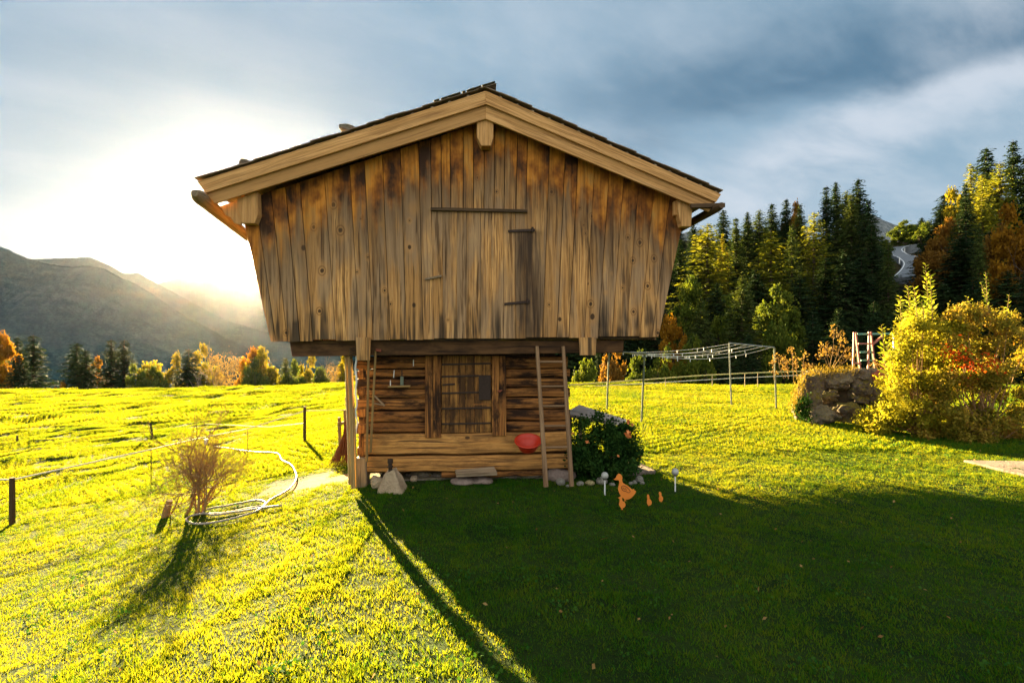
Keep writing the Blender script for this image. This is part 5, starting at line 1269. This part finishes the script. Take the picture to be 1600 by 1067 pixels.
ridge([(-1100, 330), (-500, 350), (-120, 372), (-30, 378), (0, 385), (18, 392), (40, 403), (75, 413), (110, 417), (140, 416), (165, 421), (190, 434), (215, 445), (240, 460), (270, 482), (310, 512), (350, 540), (420, 580), (600, 640)], 520, 230, MM, 1)
ridge([(-1100, 380), (-100, 400), (60, 405), (140, 402), (170, 414), (195, 428), (215, 426), (240, 440), (262, 452), (300, 472), (350, 500), (420, 520), (560, 560)], 800, 500, MM, 2)
ridge([(100, 480), (200, 452), (256, 441), (285, 432), (310, 432), (335, 425), (365, 428), (400, 432), (480, 440), (600, 450), (760, 470), (900, 480), (1040, 470)], 1150, 700, MM, 3)
ridge([(900, 420), (1040, 375), (1075, 362), (1100, 374), (1200, 400), (1300, 385), (1340, 350), (1362, 334), (1380, 344), (1400, 352), (1425, 351), (1460, 362), (1600, 390), (2100, 400)], 1240, 800, MB_, 4, 0.8)

# ------------------------------------------------------------------ grass
def grassmat(name, cols, trans):
    m = bpy.data.materials.new(name); m.use_nodes = True; t = NT(m.node_tree); bs = t.n['Principled BSDF']; out = t.n['Material Output']
    geo = t.new('ShaderNodeNewGeometry'); pos = geo.outputs['Position']
    n = t.noise(pos, 0.9, 4, 0.6); n2 = t.noise(pos, 7, 3, 0.6)
    n3 = t.noise(pos, 0.22, 3, 0.6)
    f = t.m('ADD', t.m('MULTIPLY', geo.outputs['Random Per Island'], 0.42), t.m('ADD', t.m('MULTIPLY', t.rng(n, 0.32, 0.68), 0.22), t.m('MULTIPLY', t.rng(n2, 0.3, 0.7), 0.18)))
    f = t.m('ADD', f, t.m('MULTIPLY', t.rng(n3, 0.35, 0.65), 0.18))
    k = len(cols); c = t.ramp(f, [(0.12+0.76*i/(k-1), q) for i, q in enumerate(cols)])
    t.put(bs.inputs['Base Color'], c); bs.inputs['Roughness'].default_value = 0.75; bs.inputs['Specular IOR Level'].default_value = 0.06
    tr = t.new('ShaderNodeBsdfTranslucent'); t.put(tr.inputs[0], t.ramp(f, [(0.12, (0.07, 0.15, 0.004)), (0.5, (0.27, 0.275, 0.006)), (0.88, (0.50, 0.40, 0.015))]))
    mx = t.new('ShaderNodeMixShader'); mx.inputs[0].default_value = trans
    t.l.new(bs.outputs[0], mx.inputs[1]); t.l.new(tr.outputs[0], mx.inputs[2]); t.l.new(mx.outputs[0], out.inputs[0]); return m
GRM = grassmat('grass_blade', [(0.005, 0.062, 0.004), (0.012, 0.100, 0.006), (0.026, 0.130, 0.008), (0.085, 0.14, 0.012)], 0.43)
def grass_tile(seed, size, n, hmin, hmax, wd, clump=0.5):
    rs = np.random.RandomState(seed); p = (rs.rand(n, 2)-0.5)*size*1.06
    cl = np.sin(p[:, 0]*37+seed)*np.sin(p[:, 1]*41+seed*2)+np.sin(p[:, 0]*19-p[:, 1]*23+seed)
    h = (hmin+(hmax-hmin)*rs.rand(n)**1.6)*(1+clump*0.5*cl); h = np.maximum(h, hmin*0.6)
    az = rs.rand(n)*6.283; w = wd*(0.7+0.6*rs.rand(n)); lean = rs.rand(n)*0.9; la = rs.rand(n)*6.283
    base = np.stack([p[:, 0], p[:, 1], np.full(n, -0.012)], 1)
    sd = np.stack([np.cos(az), np.sin(az), 0*az], 1)*w[:, None]*0.5
    ld = np.stack([np.cos(la), np.sin(la), 0*la], 1)
    up = np.array([0, 0, 1.0])
    mid = base+up*(h*0.55)[:, None]+ld*(h*0.22*lean)[:, None]; tip = base+up*(h*0.95)[:, None]+ld*(h*0.75*lean)[:, None]
    V = np.stack([base-sd, base+sd, mid+sd*0.85, mid-sd*0.85, tip], 1).reshape(-1, 3); b = np.arange(n)*5
    Fq = np.concatenate([np.stack([b, b+1, b+2], 1), np.stack([b, b+2, b+3], 1), np.stack([b+3, b+2, b+4], 1)])
    return npmesh('grass_tile', V, Fq, GRM, nper=3)
def scatter(name, tiles, pts, rots, scl, pick):
    gc = bpy.data.collections.new(name+'_tiles')
    for i, me in enumerate(tiles): o = bpy.data.objects.new('%s_tile_%d' % (name, i), me); gc.objects.link(o)
    me = bpy.data.meshes.new(name); me.vertices.add(len(pts)); me.vertices.foreach_set('co', np.asarray(pts, np.float32).ravel())
    for nm, ty, key, dat in (('rot', 'FLOAT_VECTOR', 'vector', rots), ('scl', 'FLOAT_VECTOR', 'vector', scl), ('pick', 'INT', 'value', pick)):
        at = me.attributes.new(nm, ty, 'POINT'); at.data.foreach_set(key, np.asarray(dat, np.float32 if ty != 'INT' else np.int32).ravel())
    o = bpy.data.objects.new(name, me); COL.objects.link(o); ng = bpy.data.node_groups.new(name, 'GeometryNodeTree')
    ng.interface.new_socket('Geometry', in_out='INPUT', socket_type='NodeSocketGeometry'); ng.interface.new_socket('Geometry', in_out='OUTPUT', socket_type='NodeSocketGeometry')
    N = ng.nodes; Lk = ng.links; gi = N.new('NodeGroupInput'); go = N.new('NodeGroupOutput'); ip = N.new('GeometryNodeInstanceOnPoints'); ci = N.new('GeometryNodeCollectionInfo')
    ci.inputs['Collection'].default_value = gc; ci.inputs['Separate Children'].default_value = True; ci.inputs['Reset Children'].default_value = True
    Lk.new(gi.outputs[0], ip.inputs['Points']); Lk.new(ci.outputs[0], ip.inputs['Instance']); ip.inputs['Pick Instance'].default_value = True
    for nm, ty, sk in (('rot', 'FLOAT_VECTOR', 'Rotation'), ('scl', 'FLOAT_VECTOR', 'Scale'), ('pick', 'INT', 'Instance Index')):
        a = N.new('GeometryNodeInputNamedAttribute'); a.data_type = ty; a.inputs['Name'].default_value = nm; Lk.new([q_ for q_ in a.outputs if q_.enabled][0], ip.inputs[sk])
    Lk.new(ip.outputs[0], go.inputs[0]); md = o.modifiers.new('scatter', 'NODES'); md.node_group = ng
    return tag(o, kind='stuff')
def in_poly(x, y, P4):
    s = 0
    for i in range(4):
        a, b = P4[i], P4[(i+1) % 4]; c = (b.x-a.x)*(y-a.y)-(b.y-a.y)*(x-a.x); s += 1 if c > 0 else -1
    return abs(s) == 4
FT = [LW(p) for p in ((xl-0.02, OW+0.12, 0), (xr+0.02, OW+0.12, 0), (xr+0.02, OW+DL, 0), (xl-0.02, OW+DL, 0))]
def lay(step, y0, y1, seed, xm=1.08):
    rs = np.random.RandomState(seed); pts = []; rot = []; 
    for y in np.arange(y0, y1, step):
        for x in np.arange(-y*xm-1.5, y*xm+1.5, step):
            xx, yy = x+rs.uniform(-.12, .12)*step, y+rs.uniform(-.12, .12)*step
            if in_poly(xx, yy, FT) or in_poly(xx, yy, PATH): continue
            d = math.hypot((xx-DIRT.x)*0.75, yy-DIRT.y)
            if d < 0.45 or (d < 0.8 and rs.rand() < 0.45): continue
            e = 0.15; gx = (gz(xx+e, yy)-gz(xx-e, yy))/(2*e); gy = (gz(xx, yy+e)-gz(xx, yy-e))/(2*e)
            pts.append((xx, yy, gz(xx, yy))); rot.append((math.atan(gy), -math.atan(gx), rs.randint(4)*math.pi/2))
    n = len(pts); sc = 0.95+0.25*rs.rand(n, 3); sc[:, 2] = 0.75+0.6*rs.rand(n); return np.array(pts), np.array(rot), sc, rs.randint(0, 5, n)
T1 = [grass_tile(i, 0.5, 2600, 0.016, 0.040, 0.0045, 0.35) for i in range(5)]
T2 = [grass_tile(i+9, 1.0, 4200, 0.022, 0.055, 0.010, 0.6) for i in range(5)]
T3 = [grass_tile(i+19, 2.0, 3600, 0.03, 0.11, 0.024, 0.8) for i in range(5)]
# XYZ euler on tiles: tilt first, spin kept in quarter turns so the tilt stays right
def fixrot(rot):
    out = []
    for a, b, c in rot:
        m = Matrix.Rotation(b, 3, 'Y') @ Matrix.Rotation(a, 3, 'X') @ Matrix.Rotation(c, 3, 'Z'); e = m.to_euler(); out.append((e.x, e.y, e.z))
    return np.array(out)
for nm, tl, st_, y0, y1, sd_ in (('lawn_grass', T1, 0.48, 1.2, 8.6, 1), ('lawn_grass', T2, 0.96, 8.6, 23.0, 2), ('meadow_grass', T3, 1.9, 23.0, 62, 3)):
    p_, r_, s_, k_ = lay(st_, y0, y1, sd_)
    if y0 > 20:
        keep = p_[:, 0]/p_[:, 1] < 0.12; p_, r_, s_, k_ = p_[keep], r_[keep], s_[keep], k_[keep]
    scatter(nm, tl, p_, fixrot(r_), s_, k_)
# fallen leaves
rs = np.random.RandomState(31); P0 = []
for _ in range(420):
    y = 2.2+rs.rand()**0.8*9; x = rs.uniform(-1, 1)*y*1.0
    if not in_poly(x, y, FT): P0.append((x, y, gz(x, y)+0.045))
g = on(944, 851); P0.append((g.x, g.y, g.z+0.05))
V, Fq = leaves(np.array(P0), np.r_[np.full(len(P0)-1, 0.028), 0.07], rs, 0.7, flatness=1.0)
tag(mobj('fallen_leaves', npmesh('fallen_leaves', V, Fq, leafmat('fallen_leaf', [(0.20, 0.10, 0.03), (0.36, 0.22, 0.08)], 0.2, 4))), kind='stuff')

rs = np.random.RandomState(77); P1 = []
for _ in range(170):
    y = 1.8+rs.rand()*7; x = rs.uniform(-1.05, 1.05)*y; m_ = rs.randint(14, 46); sp_ = rs.uniform(0.05, 0.16)
    for k in range(m_):
        a_, b_ = x+rs.normal()*sp_, y+rs.normal()*sp_
        if not in_poly(a_, b_, FT): P1.append((a_, b_, gz(a_, b_)+rs.uniform(0.018, 0.05)))
V, Fq = leaves(np.array(P1), 0.020, rs, 0.9, flatness=1.2)
tag(mobj('clover', npmesh('clover', V, Fq, leafmat('clover_leaf', [(0.02, 0.075, 0.01), (0.06, 0.13, 0.015)], 0.3, 4))), kind='stuff')

# ------------------------------------------------------------------ sky, sun, air
SD = Vector(((397-800)/F, 1.0, (HY-398)/F)).normalized()
ELEV = math.asin(SD.z); AZ = math.atan2(SD.x, SD.y)
w = bpy.data.worlds.new('World'); S.world = w; w.use_nodes = True; t = NT(w.node_tree); bg = t.n['Background']
sky = t.new('ShaderNodeTexSky', sky_type='NISHITA', sun_disc=False, sun_elevation=ELEV, sun_rotation=AZ, altitude=800, air_density=1.0, dust_density=1.5, ozone_density=1.5)
dirv = t.new('ShaderNodeTexCoord').outputs['Generated']; d = t.sep(dirv)
zc = t.m('MAXIMUM', d[2], 0.0)
pv = t.new('ShaderNodeCombineXYZ'); den = t.m('ADD', zc, 0.16)
t.put(pv.inputs[0], t.m('DIVIDE', d[0], den)); t.put(pv.inputs[1], t.m('DIVIDE', d[1], den)); pv = pv.outputs[0]
rot = t.new('ShaderNodeVectorRotate', rotation_type='Z_AXIS'); t.put(rot.inputs['Vector'], pv); rot.inputs['Angle'].default_value = R(-28)
sv = t.mul3(rot.outputs[0], (0.62, 1.15, 1.0))
c1 = t.noise(sv, 1.25, 9, 0.60, 0.45); c2 = t.noise(t.vm('ADD', sv, (5.2, 1.3, 2)), 0.55, 5, 0.5, 0.2)
cl = t.rng(c2, 0.38, 0.62); 
# azimuth / elevation coordinates of the bands of cloud
ax_ = t.m('DIVIDE', d[0], t.m('MAXIMUM', d[1], 0.05)); ez = t.m('DIVIDE', d[2], t.m('MAXIMUM', d[1], 0.05))
wob = t.m('MULTIPLY', t.m('SUBTRACT', c1, 0.5), 0.30)
e1 = t.m('ADD', t.m('SUBTRACT', ez, t.m('MULTIPLY', ax_, 0.20)), wob)             # dark band climbing to the right
front = t.rng(d[1], 0.0, 0.35)
dark = t.m('MULTIPLY', t.m('MULTIPLY', t.rng(e1, 0.27, 0.36), t.rng(e1, 0.40, 0.58, 1.0, 0.25)), t.rng(ax_, -0.2, 0.55))
e2 = t.m('ADD', t.m('SUBTRACT', ez, t.m('MULTIPLY', ax_, 0.40)), t.m('MULTIPLY', wob, 0.7))
bright = t.m('MULTIPLY', t.m('MULTIPLY', t.rng(e2, 0.02, 0.12), t.rng(e2, 0.14, 0.21, 1, 0)), t.rng(ax_, 0.30, 0.55))
dark = t.m('MULTIPLY', dark, front); bright = t.m('MULTIPLY', bright, front)
c3 = t.noise(t.vm('ADD', t.mul3(sv, (1.1, 1.2, 1.0)), (2.2, 7.1, 1)), 3.4, 9, 0.60, 0.25)
base = t.ramp(t.m('ADD', t.m('MULTIPLY', c3, 0.22), t.m('ADD', t.m('MULTIPLY', c1, 0.45), t.m('MULTIPLY', c2, 0.33))), [(0.36, (0.20, 0.35, 0.49)), (0.46, (0.31, 0.46, 0.59)), (0.54, (0.46, 0.58, 0.69)), (0.63, (0.64, 0.71, 0.79))])
skc = t.mix(t.m('MULTIPLY', dark, t.rng(c3, 0.3, 0.7, 0.95, 0.55)), base, (0.085, 0.19, 0.30)); skc = t.mix(t.m('MULTIPLY', bright, t.rng(c3, 0.3, 0.65, 0.4, 0.9)), skc, (0.66, 0.73, 0.82))
horiz = t.m('MULTIPLY', t.rng(ez, 0.0, 0.35, 1, 0), t.rng(ax_, 0.1, 0.8)); skc = t.mix(t.m('MULTIPLY', t.m('MULTIPLY', horiz, front), 0.5), skc, (0.30, 0.42, 0.55))
sund = t.m('MAXIMUM', t.vm('DOT_PRODUCT', dirv, tuple(SD)), 0.0)
ang = t.m('ARCCOSINE', t.m('MINIMUM', sund, 1.0))
gx = t.m('MULTIPLY', t.m('ADD', ax_, 0.62), t.rng(ax_, -0.62, -0.3, 0.45, 1.0)); gzz = t.m('MULTIPLY', t.m('SUBTRACT', ez, 0.07), 1.7)
warp = t.m('ADD', t.m('SQRT', t.m('ADD', t.m('MULTIPLY', gx, gx), t.m('MULTIPLY', gzz, gzz))), t.m('MULTIPLY', t.m('SUBTRACT', c1, 0.5), 0.30))
glow = t.m('MULTIPLY', t.rng(warp, 0.05, 0.165, 1.0, 0.0), front); soft = t.m('MULTIPLY', t.rng(warp, 0.10, 0.50, 0.08, 0.0), front)
skc = t.mix(t.m('MULTIPLY', t.rng(ax_, -0.05, -0.6), 0.35), skc, (0.27, 0.41, 0.54))
skc = t.mix(soft, skc, (0.80, 0.86, 0.92)); skc = t.mix(glow, skc, (1.25, 1.22, 1.18))
core = t.m('ADD', t.m('MULTIPLY', t.rng(ang, 0.005, 0.022, 1, 0), 40.0), t.m('MULTIPLY', t.m('POWER', sund, 260.0), 1.6))
cw = t.mix(t.m('MINIMUM', core, 1.0), (0, 0, 0), (1.0, 0.93, 0.80)); cs = t.new('ShaderNodeVectorMath', operation='SCALE'); t.put(cs.inputs[0], cw); t.put(cs.inputs['Scale'], core)
skc = t.vm('ADD', skc, cs.outputs[0])
# brightness added to the unseen sky behind the camera to light the shaded front
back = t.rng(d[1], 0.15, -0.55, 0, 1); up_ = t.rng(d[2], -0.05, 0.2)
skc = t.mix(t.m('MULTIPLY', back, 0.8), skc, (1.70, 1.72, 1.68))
below = t.rng(d[2], -0.15, 0.0); skc = t.mix(below, (0.10, 0.12, 0.07), skc)
nis = t.new('ShaderNodeVectorMath', operation='SCALE'); t.put(nis.inputs[0], sky.outputs[0]); nis.inputs['Scale'].default_value = 0.10
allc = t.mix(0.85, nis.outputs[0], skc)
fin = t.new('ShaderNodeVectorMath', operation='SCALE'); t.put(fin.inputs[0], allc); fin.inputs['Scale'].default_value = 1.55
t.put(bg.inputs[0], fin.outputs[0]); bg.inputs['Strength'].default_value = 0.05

ld = bpy.data.lights.new('sun', 'SUN'); ld.energy = 5.0; ld.angle = R(0.55); ld.color = (1.0, 0.77, 0.36)
lo = bpy.data.objects.new('sun', ld); COL.objects.link(lo); lo.rotation_euler = SD.to_track_quat('Z', 'Y').to_euler(); lo.location = (0, 0, 50)

q = MB(); q.box((0, 200, 130), (3300, 3200, 440))
hz = q.build('haze', GM, None, origin=(0, 200, 130)); hz.data.materials.clear()
hm = bpy.data.materials.new('haze'); hm.use_nodes = True; t = NT(hm.node_tree); t.n.remove(t.n['Principled BSDF'])
pvn = t.new('ShaderNodeVolumePrincipled'); pvn.inputs['Color'].default_value = (0.74, 0.79, 1.0, 1); pvn.inputs['Density'].default_value = 0.0000080; pvn.inputs['Anisotropy'].default_value = 0.88
t.l.new(pvn.outputs[0], t.n['Material Output'].inputs['Volume']); hz.data.materials.append(hm); tag(hz, kind='stuff')

cam = bpy.data.cameras.new('camera'); co = bpy.data.objects.new('camera', cam); COL.objects.link(co)
cam.sensor_width = 36; cam.lens = 18.0; cam.clip_end = 5000; cam.clip_start = 0.05
co.location = (0, 0, CZ); co.rotation_euler = (R(90), 0, 0); S.camera = co
S.view_settings.view_transform = 'Standard'; S.view_settings.look = 'None'; S.view_settings.exposure = 3.83; S.view_settings.gamma = 1
S.cycles.use_denoising = True; S.cycles.max_bounces = 6; S.cycles.diffuse_bounces = 3; S.cycles.transmission_bounces = 4; S.cycles.volume_bounces = 0; S.cycles.use_light_tree = False
S.cycles.sample_clamp_indirect = 6
